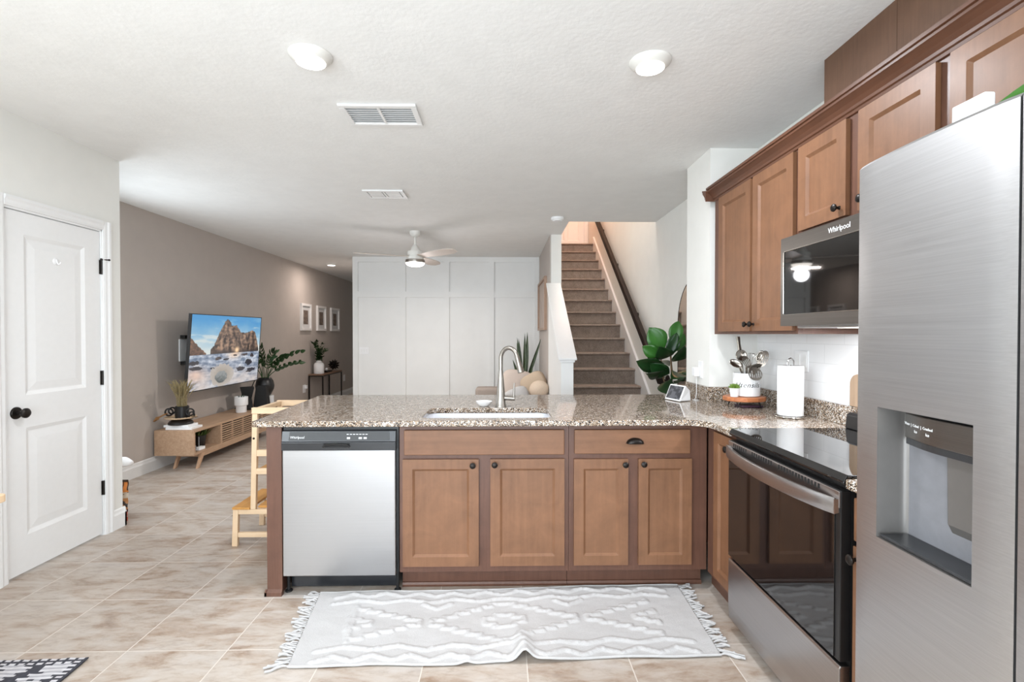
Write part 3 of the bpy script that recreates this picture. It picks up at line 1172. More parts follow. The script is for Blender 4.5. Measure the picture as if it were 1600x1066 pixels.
# small cabinet right of the range
t = thing('slim_base_cabinet', 'slim brown base cabinet between range and refrigerator', 'cabinet', (XFR, 1.39, 0))
b = MB()
b.box(XFR, 1.66, 1.30, 1.478, 0.11, ZT - 0.002)
b.box(XFR + 0.06, XFR + 0.08, 1.30, 1.478, 0, 0.11)
b.build('body', MT['framewood'], t, merge=False)
ds = cab_door(t, front_x(1.474, 0.14, XFR), 0.165, 0.575, MT['doorwood'], 0.045)
knob(ds, (XFR - TD, 1.455, 0.68), 'x')
b = MB()
b.panel(front_x(1.474, 0.73, XFR), 0.165, 0.13, TD, [], 0, 0)
b.build('drawer', MT['doorwood_h'], t, bevel=0.004)

# ------------------------------------------------------------------ granite tops
ct = thing('granite_countertop', 'speckled granite countertop of the peninsula with its short backsplash', 'countertop', (0, 3.0, ZT))
outer = [(-1.258, 2.52), (0.935, 2.52)] + [(0.935 + 0.1 * math.sin(PI / 2 * k / 6), 2.42 + 0.1 * math.cos(PI / 2 * k / 6)) for k in range(1, 7)]
outer += [(1.035, 2.256), (1.664, 2.256), (1.664, 3.229), (1.349, 3.229), (1.349, 3.61), (-1.31, 3.61)]
SX0, SX1, SY0, SY1, SR = -0.425, 0.258, 2.605, 2.955, 0.05
hole = []
for cx, cy, a0 in ((SX1 - SR, SY0 + SR, -90), (SX1 - SR, SY1 - SR, 0), (SX0 + SR, SY1 - SR, 90), (SX0 + SR, SY0 + SR, 180)):
    for k in range(5):
        a = math.radians(a0 + 90 * k / 4)
        hole.append((cx + SR * math.cos(a), cy + SR * math.sin(a)))
bm = bmesh.new()
loops = []
for lst in (outer, hole):
    vv = [bm.verts.new((x, y - 3.0, 0)) for x, y in lst]
    loops += [bm.edges.new((vv[i], vv[(i + 1) % len(vv)])) for i in range(len(vv))]
bmesh.ops.triangle_fill(bm, use_beauty=True, use_dissolve=False, edges=loops)
ret = bmesh.ops.extrude_face_region(bm, geom=list(bm.faces))
for e in ret['geom']:
    if isinstance(e, bmesh.types.BMVert):
        e.co.z += 0.030
bmesh.ops.recalc_face_normals(bm, faces=bm.faces)
me = bpy.data.meshes.new('slab')
bm.to_mesh(me)
bm.free()
me.materials.append(MT['granite'])
sl_o = bpy.data.objects.new('slab', me)
COL.objects.link(sl_o)
sl_o.parent = ct
bv = sl_o.modifiers.new('bevel', 'BEVEL')
bv.width = 0.005
bv.segments = 2
bv.limit_method = 'ANGLE'
b = MB()
ZG = 0.914
b.box(1.644, 1.6645, 2.256, 3.209, ZG, ZG + 0.095)
b.box(1.3285, 1.6645, 3.209, 3.2295, ZG, ZG + 0.095)
b.box(1.3285, 1.3495, 3.2295, 3.60, ZG, ZG + 0.095)
b.build('backsplash', MT['granite'], ct, bevel=0.002, merge=False)
t = thing('small_granite_top', 'small granite countertop piece right of the range', 'countertop', (1.35, 1.39, ZT))
bx(1.035, 1.664, 1.295, 1.482, ZT, ZG).build('slab', MT['granite'], t, bevel=0.004)
bx(1.644, 1.6645, 1.295, 1.482, ZG, ZG + 0.095).build('backsplash', MT['granite'], t)

# sink -----------------------------------------------------------------
t = thing('kitchen_sink', 'undermount steel sink set into the granite', 'sink', (-0.08, 2.78, ZT))
b = MB()
n_ = len(hole)
cxm, cym = (SX0 + SX1) / 2, (SY0 + SY1) / 2
rings = [(1.045, ZT - 0.001), (1.012, ZT - 0.001), (1.0, ZT - 0.01), (0.975, 0.72), (0.93, 0.695), (0.2, 0.685)]
vs_ = []
for k_, z in rings:
    for x, y in hole:
        vs_.append((cxm + (x - cxm) * k_, cym + (y - cym) * k_, z))
fs = []
for j in range(len(rings) - 1):
    for i in range(n_):
        k = (i + 1) % n_
        fs.append((j * n_ + i, j * n_ + k, (j + 1) * n_ + k, (j + 1) * n_ + i))
fs.append(tuple((len(rings) - 1) * n_ + i for i in range(n_)))
b.add(vs_, fs)
b.build('basin', plain('sink_reflection_tone', rgb(214, 216, 222), 0.25, var=0.01), t, smooth=True)  # pale colour holds the bright reflection of the steel basin
MB().lathe([(0.045, 0.686), (0.045, 0.689), (0.03, 0.6895)], (cxm, cym, 0), 24).build('drain', MT['steel'], t, smooth=True)

# faucet ----------------------------------------------------------------
gx, gy = -0.010, 2.995
t = thing('kitchen_faucet', 'brushed nickel gooseneck faucet behind the sink', 'faucet', (gx, gy, ZG))
b = MB()
b.lathe([(0.033, ZG + 0.0005), (0.033, ZG + 0.006), (0.030, ZG + 0.012), (0.0265, ZG + 0.05), (0.0225, ZG + 0.11), (0.0165, ZG + 0.18), (0.0135, ZG + 0.215), (0.013, ZG + 0.22)], (gx, gy, 0), 32)
b.build('body', MT['nickel'], t, smooth=True)
# spout plane turns a little to the right and toward the camera
dx, dy = math.cos(math.radians(-28)), math.sin(math.radians(-28))
pts = [(gx, gy, ZG + 0.215), (gx, gy, ZG + 0.275)]
Rr = 0.055
for k in range(1, 15):
    a = PI - k * (math.radians(165) / 14)
    pts.append((gx + dx * (Rr + Rr * math.cos(a)), gy + dy * (Rr + Rr * math.cos(a)), ZG + 0.29 + Rr * 1.2 * math.sin(a)))
MB().tube(pts, 0.0125, 16).build('spout', MT['nickel'], t, smooth=True)
e0 = Vector(pts[-1])
ed = Vector((dx * 0.30, dy * 0.30, -1)).normalized()
pp = [e0 - ed * 0.004, e0 + ed * 0.004, e0 + ed * 0.03, e0 + ed * 0.075, e0 + ed * 0.098, e0 + ed * 0.10]
MB().tube(pp, [0.0125, 0.0142, 0.0142, 0.0185, 0.020, 0.017], 18).build('spray_head', MT['nickel'], t, smooth=True)
b = MB()
b.cyl((gx + 0.018, gy, ZG + 0.055), (gx + 0.085, gy - 0.012, ZG + 0.052), 0.0135, 0.0125, 16)
b.cyl((gx + 0.078, gy - 0.012, ZG + 0.055), (gx + 0.080, gy - 0.012, ZG + 0.145), 0.0062, 0.0048, 12)
b.build('lever_handle', MT['nickel'], t, smooth=True)

t = tag(MB().lathe([(0.024, ZG + 0.0005), (0.03, ZG + 0.004), (0.044, ZG + 0.018), (0.050, ZG + 0.030), (0.048, ZG + 0.030), (0.040, ZG + 0.017), (0.02, ZG + 0.008), (0.005, ZG + 0.007)], (-0.112, 3.035, 0), 32).build('dish', MT['white_ceramic'], smooth=True),
        'small white dish on the granite left of the faucet', 'dish')

# ------------------------------------------------------------------ dishwasher
t = thing('dishwasher', 'stainless steel dishwasher with black control panel', 'dishwasher', (-0.84, 2.6, 0))
bx(-1.134, -0.54, 2.60, 3.17, 0.11, 0.872).build('tub', MT['dw_black'], t)
b = bx(-1.128, -0.552, 2.572, 2.60, 0.105, 0.757)
b.build('door', MT['steel_z'], t, bevel=0.004)
b = MB()
b.prism([(2.60, 0.755), (2.566, 0.755), (2.566, 0.797), (2.570, 0.80), (2.578, 0.853), (2.585, 0.858), (2.60, 0.858)], 'x', -1.131, -0.549)
cp = b.build('control_panel', MT['dw_dark'], t, bevel=0.002)
cp['label'] = 'black slanted control panel'
pm = lambda u, v, d: (-0.84 + u, 2.5745 + v * 0.142 - d * 0.98, 0.8275 + v - d * 0.14)
b = MB()
vv = [pm(-0.255, -0.022, 0.001), pm(0.262, -0.022, 0.001), pm(0.258, 0.022, 0.001), pm(-0.251, 0.022, 0.001)]
vw = [pm(-0.255, -0.022, -0.002), pm(0.262, -0.022, -0.002), pm(0.258, 0.022, -0.002), pm(-0.251, 0.022, -0.002)]
b.add(vv + vw, [(0, 1, 2, 3), (7, 6, 5, 4), (0, 4, 5, 1), (1, 5, 6, 2), (2, 6, 7, 3), (3, 7, 4, 0)])
fa = b.build('fascia', MT['black'], cp)
text('brand_lettering', 'Whirlpool', 0.0175, lambda u, v, d: pm(-0.212 + u, -0.006 + v, d + 0.0012), MT['whiteink'], cp, 0.1)
b = MB()
for ox in (0.05, 0.11, 0.135):
    b.add([pm(ox - 0.008, -0.014, 0.0018), pm(ox + 0.008, -0.014, 0.0018), pm(ox + 0.008, -0.005, 0.0018), pm(ox - 0.008, -0.005, 0.0018)], [(0, 1, 2, 3)])
for k in range(7):
    ox = 0.04 + k * 0.016
    b.add([pm(ox, 0.008, 0.0018), pm(ox + 0.011, 0.008, 0.0018), pm(ox + 0.011, 0.011, 0.0018), pm(ox, 0.011, 0.0018)], [(0, 1, 2, 3)])
b.build('button_marks', MT['whiteink'], cp)
b = MB()
b.prism([(-0.92, 0.795), (-0.905, 0.772), (-0.795, 0.772), (-0.78, 0.795)], 'y', 2.5655, 2.561)
hb = b.build('handle_pocket', MT['blackmatte'], t)
b = MB()
b.tube([(-0.918, 2.560, 0.7745), (-0.905, 2.557, 0.786), (-0.85, 2.5555, 0.790), (-0.795, 2.557, 0.786), (-0.782, 2.560, 0.7745)], 0.005, 8)
b.build('handle_lip', MT['black'], t, smooth=True)
bx(-1.12, -0.56, 2.655, 2.665, 0.012, 0.108).build('kick_plate', MT['dw_dark'], t, bevel=0.002)
for x in (-1.10, -0.578):
    MB().lathe([(0.005, 2.654), (0.0045, 2.651), (0.002, 2.650)], (x, 0, 0.09), 12, 'y').build('screw', MT['chrome'], t)
for x in (-1.123, -0.553):
    MB().lathe([(0.018, 0.0), (0.018, 0.008), (0.008, 0.012), (0.008, 0.11)], (x, 2.63, 0), 14).build('foot', MT['blackmatte'], t)

# ------------------------------------------------------------------ range
RY0, RY1 = 1.490, 2.250
t = thing('electric_range', 'slide-in electric range with black glass cooktop and oven window', 'range', (1.35, 1.87, 0))
bx(1.065, 1.655, RY0 + 0.004, RY1 - 0.004, 0.03, 0.888).build('body', MT['black'], t)
b = MB()
b.prism([(1.035, 0.893), (1.032, 0.902), (1.045, 0.9225), (1.640, 0.9225), (1.640, 0.889), (1.05, 0.889)], 'y', RY0 - 0.003, RY1 + 0.003)
b.build('cooktop', MT['cooktop'], t, bevel=0.003)
b = MB()
b.prism([(1.565, 0.923), (1.572, 0.985), (1.585, 0.995), (1.640, 0.995), (1.640, 0.923)], 'y', RY0, RY1 - 0.002)
b.build('rear_vent_guard', MT['black'], t, bevel=0.004)
od = bx(1.032, 1.064, RY0 + 0.006, RY1 - 0.006, 0.345, 0.872).build('oven_door', MT['black'], t, bevel=0.003)
gl = bx(1.0285, 1.0325, RY0 + 0.03, RY1 - 0.007, 0.348, 0.815).build('oven_glass', MT['oven_glass'], od, bevel=0.001)
gl['label'] = 'black glass oven window'
b = bx(1.0275, 1.0325, RY0 + 0.008, RY1 - 0.007, 0.818, 0.870)
ts = b.build('door_top_strip', MT['steel_range'], od, bevel=0.002)
for k in range(34):
    y = 2.19 - 0.018 * k
    if k in (7, 8, 18, 19):
        continue
    bx(1.0268, 1.0276, y - 0.0045, y + 0.0045, 0.850, 0.866).build('vent_slot', MT['blackmatte'], ts)
# wide bowed handle
b = MB()
N = 24
vs_, fs = [], []
for k in range(N + 1):
    f_ = k / N
    y = RY0 + 0.014 + (RY1 - RY0 - 0.022) * f_
    bow = 0.010 + 0.048 * (math.sin(PI * f_) ** 0.75)
    x = 1.0275 - bow
    drop = 0.0
    for px, pz in ((0.016, 0.845), (0.0, 0.849), (-0.003, 0.843), (-0.003, 0.806), (0.0, 0.799), (0.016, 0.803)):
        vs_.append((x + px, y, pz - drop))
for k in range(N):
    for q in range(6):
        r_ = (q + 1) % 6
        fs.append((k * 6 + q, k * 6 + r_, k * 6 + 6 + r_, k * 6 + 6 + q))
fs.append((0, 1, 2, 3, 4, 5))
fs.append(tuple(N * 6 + q for q in range(6))[::-1])
b.add(vs_, fs)
for y in (RY0 + 0.010, RY1 - 0.038):
    b.box(1.0145, 1.0275, y, y + 0.028, 0.805, 0.846)
h_ = b.build('handle', MT['steel_range'], od, smooth=True, merge=False)
h_['label'] = 'wide bowed steel handle'
dw = MB()
dw.prism([(1.064, 0.045), (1.034, 0.06), (1.030, 0.12), (1.030, 0.325), (1.034, 0.333), (1.064, 0.333)], 'y', RY0 + 0.004, RY1 - 0.004)
do = dw.build('storage_drawer', MT['steel_range'], t, bevel=0.003)
for y in (RY0 + 0.06, RY1 - 0.06):
    MB().lathe([(0.018, 0), (0.018, 0.012), (0.01, 0.02), (0.01, 0.035)], (1.10, y, 0), 14).build('foot', MT['blackmatte'], t)

# ------------------------------------------------------------------ wall cabinets
XU = 1.355


def wall_cab(label, y0, y1, z0, x_front=XU):
    t = thing('wall_cabinet', label, 'cabinet', (1.5, (y0 + y1) / 2, z0))
    b = MB()
    b.box(x_front + 0.02, 1.661, y0 + 0.001, y1 - 0.001, z0, 2.262)
    b.build('carcass', MT['framewood'], t)
    return t


def wframe(t, y0, y1, z0, cuts):
    b = MB()
    b.box(XU, XU + 0.0195, y0 + 0.001, y1 - 0.001, z0, z0 + 0.03)
    b.box(XU, XU + 0.0195, y0 + 0.001, y1 - 0.001, 2.17, 2.262)
    for a, c_ in cuts:
        b.box(XU, XU + 0.0195, a, c_, z0 + 0.03, 2.17)
    return b.build('face_frame', MT['framewood'], t, merge=False)


t = wall_cab('tall brown two-door wall cabinet at the wall corner', 2.262, 3.165, 1.352)
wframe(t, 2.262, 3.165, 1.352, ((2.263, 2.30), (2.62, 2.69), (3.05, 3.164)))
for y, W, kp in ((3.067, 0.393, 2.69), (2.649, 0.371, 2.63)):
    d_ = cab_door(t, front_x(y, 1.368, XU), W, 0.822, MT['doorwood'], 0.055)
    knob(d_, (XU - TD, kp, 1.405), 'x')
t = wall_cab('short brown wall cabinet above the microwave', 1.492, 2.26, 1.80)
wframe(t, 1.492, 2.26, 1.80, ((1.493, 1.54), (1.84, 1.93), (2.225, 2.259)))
d_ = cab_door(t, front_x(2.239, 1.815, XU), 0.314, 0.375, MT['doorwood'], 0.055)
knob(d_, (XU - TD, 1.96, 1.852), 'x')
d_ = cab_door(t, front_x(1.859, 1.815, XU), 0.335, 0.375, MT['doorwood'], 0.055)
knob(d_, (XU - TD, 1.82, 1.852), 'x')
t = wall_cab('brown wall cabinet above the refrigerator', 0.36, 1.49, 1.88)
wframe(t, 0.36, 1.49, 1.88, ((0.361, 0.40), (0.90, 0.96), (1.45, 1.489)))
d_ = cab_door(t, front_x(1.474, 1.895, XU), 0.28, 0.295, MT['doorwood'], 0.052)
d_ = cab_door(t, front_x(1.188, 1.895, XU), 0.28, 0.295, MT['doorwood'], 0.052)
d_ = cab_door(t, front_x(0.902, 1.895, XU), 0.50, 0.295, MT['doorwood'], 0.052)

# crown moulding with a return at its far end
b = MB()
prof = [(0.0, 2.196), (-0.008, 2.198), (-0.010, 2.208), (-0.016, 2.212), (-0.018, 2.222), (-0.030, 2.236), (-0.046, 2.250), (-0.052, 2.254), (-0.052, 2.264), (-0.060, 2.266), (-0.060, 2.279), (0.03, 2.279), (0.03, 2.2635), (0.0, 2.2635)]
b.prism([(XU - 0.0005 + p, q) for p, q in prof], 'y', 0.36, 3.165)
ret = [(-p, q) for p, q in prof]
b.prism([(3.1655 + p, q) for p, q in ret if p >= 0], 'x', XU - 0.0605, 1.655)
tag(b.build('crown_moulding', MT['crownwood'], merge=False), 'long brown crown moulding along the top of the wall cabinets', 'moulding')

# duct cover box between crown and ceiling
t = thing('duct_cover', 'brown boxed duct cover between wall cabinets and ceiling', 'cabinet panel', (1.42, 1.2, 2.28))
bx(1.42, 1.66, 1.785, 2.19, 2.2795, H - 0.001).build('panel', MT['chasewood'], t)
bx(1.42, 1.66, 0.36, 1.783, 2.2795, H - 0.001).build('panel', MT['chasewood'], t)

# ------------------------------------------------------------------ microwave
t = thing('microwave', 'slate grey microwave mounted under the short wall cabinet', 'microwave', (1.45, 1.88, 1.385))
MY0, MY1 = 1.505, 2.258
bx(1.31, 1.66, MY0, MY1, 1.392, 1.785).build('case', MT['black'], t)
b = MB()
gx0, gx1 = 1.722, 1.438
b.box(1.27, 1.309, MY0, MY1, gx0, 1.783)
b.box(1.27, 1.309, MY0, MY1, 1.388, gx1)
b.box(1.27, 1.309, MY1 - 0.022, MY1, gx1, gx0)
b.box(1.27, 1.309, MY0, MY0 + 0.17, gx1, gx0)
dm = b.build('door', MT['steel_dark'], t, merge=False)
bx(1.2715, 1.3085, MY0 + 0.17, MY1 - 0.022, gx1, gx0).build('glass', MT['glassblack'], dm)
b = MB()
b.tube([(1.2695, MY0 + 0.18, gx0), (1.2695, MY1 - 0.030, gx0), (1.2695, MY1 - 0.024, gx0 - 0.006), (1.2695, MY1 - 0.023, gx1 + 0.006), (1.2695, MY1 - 0.030, gx1), (1.2695, MY0 + 0.18, gx1)], 0.002, 6)
b.build('glass_trim', MT['chrome'], dm, smooth=True)
text('brand_lettering', 'Whirlpool', 0.03, lambda u, v, d: (1.2698 - d, 1.865 - u, 1.752 + v), MT['whiteink'], dm, 0.0)
bx(1.33, 1.62, MY0 + 0.03, MY1 - 0.03, 1.378, 1.3915).build('underside_vent', MT['steel'], t, bevel=0.003)
bx(1.40, 1.50, 1.70, 2.06, 1.3765, 1.3785).build('added_cooktop_panel', glow('added_cooktop_light', (1, 0.96, 0.9, 1), 2.0), t)  # glowing panel added beneath the microwave
area_light('added_cooktop_light', (1.45, 1.88, 1.372), (1.45, 1.88, 0), 0.1, 6, (0.95, 0.97, 1.0), 0.36)  # extra light added to brighten the tiled wall and cooktop

# ------------------------------------------------------------------ refrigerator
FX = 0.918
t = thing('refrigerator', 'large stainless steel side-by-side refrigerator', 'refrigerator', (1.3, 0.83, 0))
bx(0.995, 1.64, 0.375, 1.280, 0.02, 1.765).build('case', MT['greybin'], t)


def fridge_door(name, y0, y1, cut=None):
    ys = sorted(set([y0 + (y1 - y0) * k / 14 for k in range(15)] + ([cut[0], cut[1]] if cut else [])))
    zs = sorted(set([0.06, 0.4, 0.7, 1.3, 1.6, 1.70, 1.745, 1.776, 1.784] + ([cut[2], cut[3]] if cut else [])))
    ym, hw = (y0 + y1) / 2, (y1 - y0) / 2

    def P(y, z):
        e = abs(y - ym) / hw
        bul = 0.003 * (1 - e * e)
        x = FX + 0.006 - bul + (0.003 if e > 0.999 else 0)
        if z > 1.78:
            x += 0.008
        return (x, y, z + (0.0 if z < 1.7 else 0.003 * (1 - e * e) * (z - 1.7) / 0.076))
    b = MB()
    for i in range(len(ys) - 1):
        for j in range(len(zs) - 1):
            cy, cz = (ys[i] + ys[i + 1]) / 2, (zs[j] + zs[j + 1]) / 2
            if cut and cut[0] < cy < cut[1] and cut[2] < cz < cut[3]:
                continue
            b.add([P(ys[i], zs[j]), P(ys[i + 1], zs[j]), P(ys[i + 1], zs[j + 1]), P(ys[i], zs[j + 1])], [(0, 1, 2, 3)])
    XB_ = 0.99
    for i in range(len(ys) - 1):
        for z in (zs[0], zs[-1]):
            a, c_ = P(ys[i], z), P(ys[i + 1], z)
            b.add([a, c_, (XB_, c_[1], c_[2]), (XB_, a[1], a[2])], [(0, 1, 2, 3)])
    for j in range(len(zs) - 1):
        for y in (ys[0], ys[-1]):
            a, c_ = P(y, zs[j]), P(y, zs[j + 1])
            b.add([a, c_, (XB_, c_[1], c_[2]), (XB_, a[1], a[2])], [(0, 1, 2, 3)])
    if not cut:
        b.add([(XB_, y0, zs[0]), (XB_, y1, zs[0]), (XB_, y1, zs[-1]), (XB_, y0, zs[-1])], [(0, 1, 2, 3)])
    return b.build(name, MT['steel_fridge'], t, smooth=True)


NY0, NY1, NZ0, NZ1 = 0.958, 1.208, 0.852, 1.172
fz = fridge_door('freezer_door', 0.881, 1.283, (NY0, NY1, NZ0, NZ1))
fridge_door('fresh_food_door', 0.378, 0.876)
# dispenser niche: rounded far corner, back wall, sloping floor
b = MB()
path = [(FX + 0.004, NY1)]
for k in range(7):
    a = (PI / 2) * k / 6
    path.append((0.977 + 0.022 * math.sin(a), NY1 - 0.022 + 0.022 * math.cos(a)))
path += [(0.999, NY0 + 0.02), (0.999, NY0), (FX + 0.004, NY0)]
vs_ = [(x, y, z) for z in (NZ0, NZ1) for x, y in path]
n_ = len(path)
fs = [(i, i + 1, n_ + i + 1, n_ + i) for i in range(n_ - 1)]
fs += [tuple(range(n_)), tuple(range(n_, 2 * n_))[::-1]]
b.add(vs_, fs)
b.build('dispenser_niche', MT['greyplastic'], fz, smooth=True)
bx(0.925, 0.996, NY0 + 0.003, NY1 - 0.006, NZ0 + 0.002, NZ0 + 0.010).build('drip_tray', MT['greyplastic_dark'], fz, bevel=0.003)
# control pod with a rounded front
b = MB()
pod = [(0.9985, NY1 - 0.035), (0.962, NY1 - 0.035)]
for k in range(9):
    f_ = k / 8
    pod.append((0.962 - 0.026 * math.sin(f_ * PI / 2), NY1 - 0.035 - 0.13 * f_))
pod += [(0.936, NY0 + 0.002), (0.9985, NY0 + 0.002)]
b.prism(pod, 'z', 1.105, 1.165)
pd = b.build('control_pod', MT['steel_dark'], fz, bevel=0.003, smooth=False)
b = MB()
pl = [(x + 0.004 if i not in (0, len(pod) - 1) else x, y) for i, (x, y) in enumerate(pod)]
b.prism(pl, 'z', 1.090, 1.1045)
b.build('pod_base', MT['greyplastic_dark'], fz)


def podm(u, v, d):
    y = 1.128 - u
    f_ = max(0, min(1, (NY1 - 0.035 - y) / 0.13))
    return (0.962 - 0.026 * math.sin(f_ * PI / 2) - d - 0.0012, y, 1.136 + v)


for i, (s_, u0) in enumerate((('Water', -0.030), ('Cubed', 0.006), ('Crushed', 0.047))):
    text('lettering', s_, 0.0088, lambda u, v, d: podm(u0 + u, 0.004 + v, d), MT['whiteink'], pd)
    if i:
        text('lettering', 'Ice', 0.0095, lambda u, v, d: podm(u0 + u, -0.009 + v, d), MT['whiteink'], pd)
        text('lettering', '|', 0.0095, lambda u, v, d: podm(u0 - (0.018 if i == 1 else 0.0215) + u, 0.004 + v, d), MT['whiteink'], pd)
b = MB()
b.prism([(0.998, 0.905), (0.985, 0.93), (0.982, 1.085), (0.998, 1.088)], 'y', NY0 + 0.01, NY0 + 0.125)
b.build('paddle', MT['greyplastic'], fz, bevel=0.004)

# things on the refrigerator
t = thing('white_box', 'small white box standing on top of the refrigerator', 'box', (1.012, 1.06, 1.766))
bx(1.0, 1.024, 1.022, 1.10, 1.766, 1.855).build('carton', MT['white_plastic'], t, bevel=0.004)
t = thing('potted_plant', 'green trailing plant on the refrigerator top at the right edge', 'plant', (1.2, 0.80, 1.766))
MB().lathe([(0.05, 1.766), (0.065, 1.86), (0.068, 1.86), (0.06, 1.85)], (1.2, 0.80, 0), 24).build('pot', MT['white_ceramic'], t, smooth=True)
b = MB()
rnd = random.Random(5)
b.leaf((1.11, 0.80, 1.865), (-0.55, 0.86, -0.16), (0.25, 0.2, 0.9), 0.235, 0.06, 0.12)
for k in range(9):
    a = rnd.uniform(0, 6.28)
    b.leaf((1.2, 0.8, 1.85), (math.cos(a), math.sin(a), rnd.uniform(0.2, 0.8)), (-math.sin(a), math.cos(a), 0), 0.15, 0.05, 0.3)
b.build('foliage', MT['leaf_bright'], t, smooth=True)
#PART2

# ------------------------------------------------------------------ counter things
# smart display
A0, B0 = Vector((1.090, 3.335, ZG)), Vector((1.140, 3.185, ZG))
ed_ = (B0 - A0).normalized()
nm = Vector((-ed_.y * -1, ed_.x * -1, 0))
nm = Vector((ed_.y, -ed_.x, 0)).normalized()      # toward the room's left
if nm.x > 0: nm = -nm
t = thing('smart_display', 'small white wedge-shaped smart display with lit screen', 'smart display', (1.17, 3.25, ZG))


def sd(u, v, d):
    """u along the lower edge, v up the tilted face, d outward"""
    return A0 + ed_ * u - nm * (v * 0.42) + Vector((0, 0, v * 0.91 + 0.003)) + nm * d


b = MB()
w_ = (B0 - A0).length
fr = [sd(0, 0, 0), sd(w_, 0, 0), sd(w_, 0.112, 0), sd(0, 0.112, 0)]
bk = [sd(0.02, 0, -0.105), sd(w_ - 0.02, 0, -0.105), sd(w_ - 0.025, 0.075, -0.07), sd(0.025, 0.075, -0.07)]
b.add([p[:] for p in fr + bk], [(0, 1, 2, 3), (7, 6, 5, 4), (0, 4, 5, 1), (1, 5, 6, 2), (2, 6, 7, 3), (3, 7, 4, 0)])
b.build('case', MT['white_plastic'], t, bevel=0.006, seg=3)
grid('screen', MT['echo_screen'], t, 24, 16, lambda u, v: sd(0.01 + u * (w_ - 0.02), 0.012 + v * 0.09, 0.0008)[:],
     lambda u, v: (70, 74, 84) if fbm(u * 4, v * 4, 2.0) < 0.12 and not (0.3 < u < 0.6 and 0.2 < v < 0.55) else (128, 132, 142))

# outlets and plugs
t = thing('outlet_plate', 'white outlet plate with plugged adapter on the wall end beside the smart display', 'outlet', (XS - 0.003, 3.365, 1.11))
bx(XS - 0.006, XS - 0.0005, 3.33, 3.40, 1.055, 1.17).build('plate', MT['white_plastic'], t, bevel=0.002)
t = thing('power_adapter', 'white plug-in adapter with thin cable at the outlet', 'adapter', (XS - 0.03, 3.385, 1.09))
bx(XS - 0.045, XS - 0.0065, 3.365, 3.415, 1.065, 1.125).build('plug', MT['white_plastic'], t, bevel=0.005)
b = MB()
b.tube([(XS - 0.025, 3.385, 1.066), (XS - 0.027, 3.375, 1.02), (XS - 0.032, 3.36, 0.96), (XS - 0.045, 3.34, 0.921), (XS - 0.07, 3.30, 0.918), (XS - 0.06, 3.25, 0.918), (XS - 0.085, 3.23, 0.918), (XS - 0.10, 3.255, 0.921)], 0.0025, 6)
b.build('cable', MT['cable'], t, smooth=True)
t = thing('wall_outlet', 'white outlet plate on the tiled kitchen wall behind the paper towels', 'outlet', (XR, 2.74, 1.2))
bx(XR - 0.006, XR - 0.0005, 2.68, 2.80, 1.145, 1.26).build('plate', MT['white_plastic'], t, bevel=0.002)
b = MB()
for y in (2.71, 2.77):
    b.box(XR - 0.008, XR - 0.006, y - 0.017, y + 0.017, 1.165, 1.24)
b.build('insert', MT['trim'], t)

# wooden riser on hairpin legs
bxc, byc = 1.462, 2.985
t = thing('wooden_riser', 'round wooden riser board on short black legs', 'riser', (bxc, byc, ZG))
b = MB()
poly = [(bxc + 0.125 * math.cos(2 * PI * (k + 0.5) / 12), byc + 0.105 * math.sin(2 * PI * (k + 0.5) / 12)) for k in range(12)]
b.prism(poly, 'z', 0.952, 0.978)
b.build('board', MT['boardwood'], t, bevel=0.004)
for a in (225, 315, 45, 135):
    ca, sa = math.cos(math.radians(a)), math.sin(math.radians(a))
    b = MB()
    p = lambda r, z, s_=0: (bxc + ca * r - sa * s_, byc + sa * r * 0.9 + ca * s_, z)
    b.tube([p(0.085, 0.9518, -0.012), p(0.098, ZG + 0.003, 0), p(0.085, 0.9518, 0.012)], 0.0028, 6)
    b.build('leg', MT['black'], t, smooth=True)
b = MB()
b.box(1.42, 1.55, 2.93, 3.03, ZG + 0.0005, ZG + 0.014)
tag(b.build('sunglasses_case', plain('dark_plum', rgb(66, 40, 58), 0.35), bevel=0.005), 'flat dark plum case lying under the wooden riser', 'case')

# utensil crock and its lettering
cx_, cy_, cr, z0, z1 = 1.478, 2.992, 0.076, 0.979, 1.118
t = thing('utensil_crock', 'white ceramic utensil crock on the wooden riser', 'crock', (cx_, cy_, z0))
MB().lathe([(cr - 0.006, z0), (cr, z0 + 0.004), (cr, z1 - 0.004), (cr - 0.002, z1), (cr - 0.006, z1), (cr - 0.007, z0 + 0.01), (0.01, z0 + 0.008)], (cx_, cy_, 0), 48, cap=True).build('pot', MT['white_ceramic'], t, smooth=True)


def crk(u, v, d):
    a = math.radians(-112) + u / cr
    return (cx_ + (cr + 0.0006 + d) * math.cos(a), cy_ + (cr + 0.0006 + d) * math.sin(a), 1.048 + v)


text('lettering', 'Utensils', 0.041, crk, MT['darkink'], t, 0.35, space=1.1)


def utensil(name, label, build):
    t = thing(name, label, 'utensil', (cx_, cy_, z0 + 0.01), 'steel utensils in the crock')
    build(t)


def rod(t, p0, p1, r=0.0045):
    b = MB()
    b.tube([p0, Vector(p0).lerp(Vector(p1), 0.5), p1], [r, r * 0.8, r], 8, flat=1.6)
    b.build('handle', MT['utensil'], t, smooth=True)


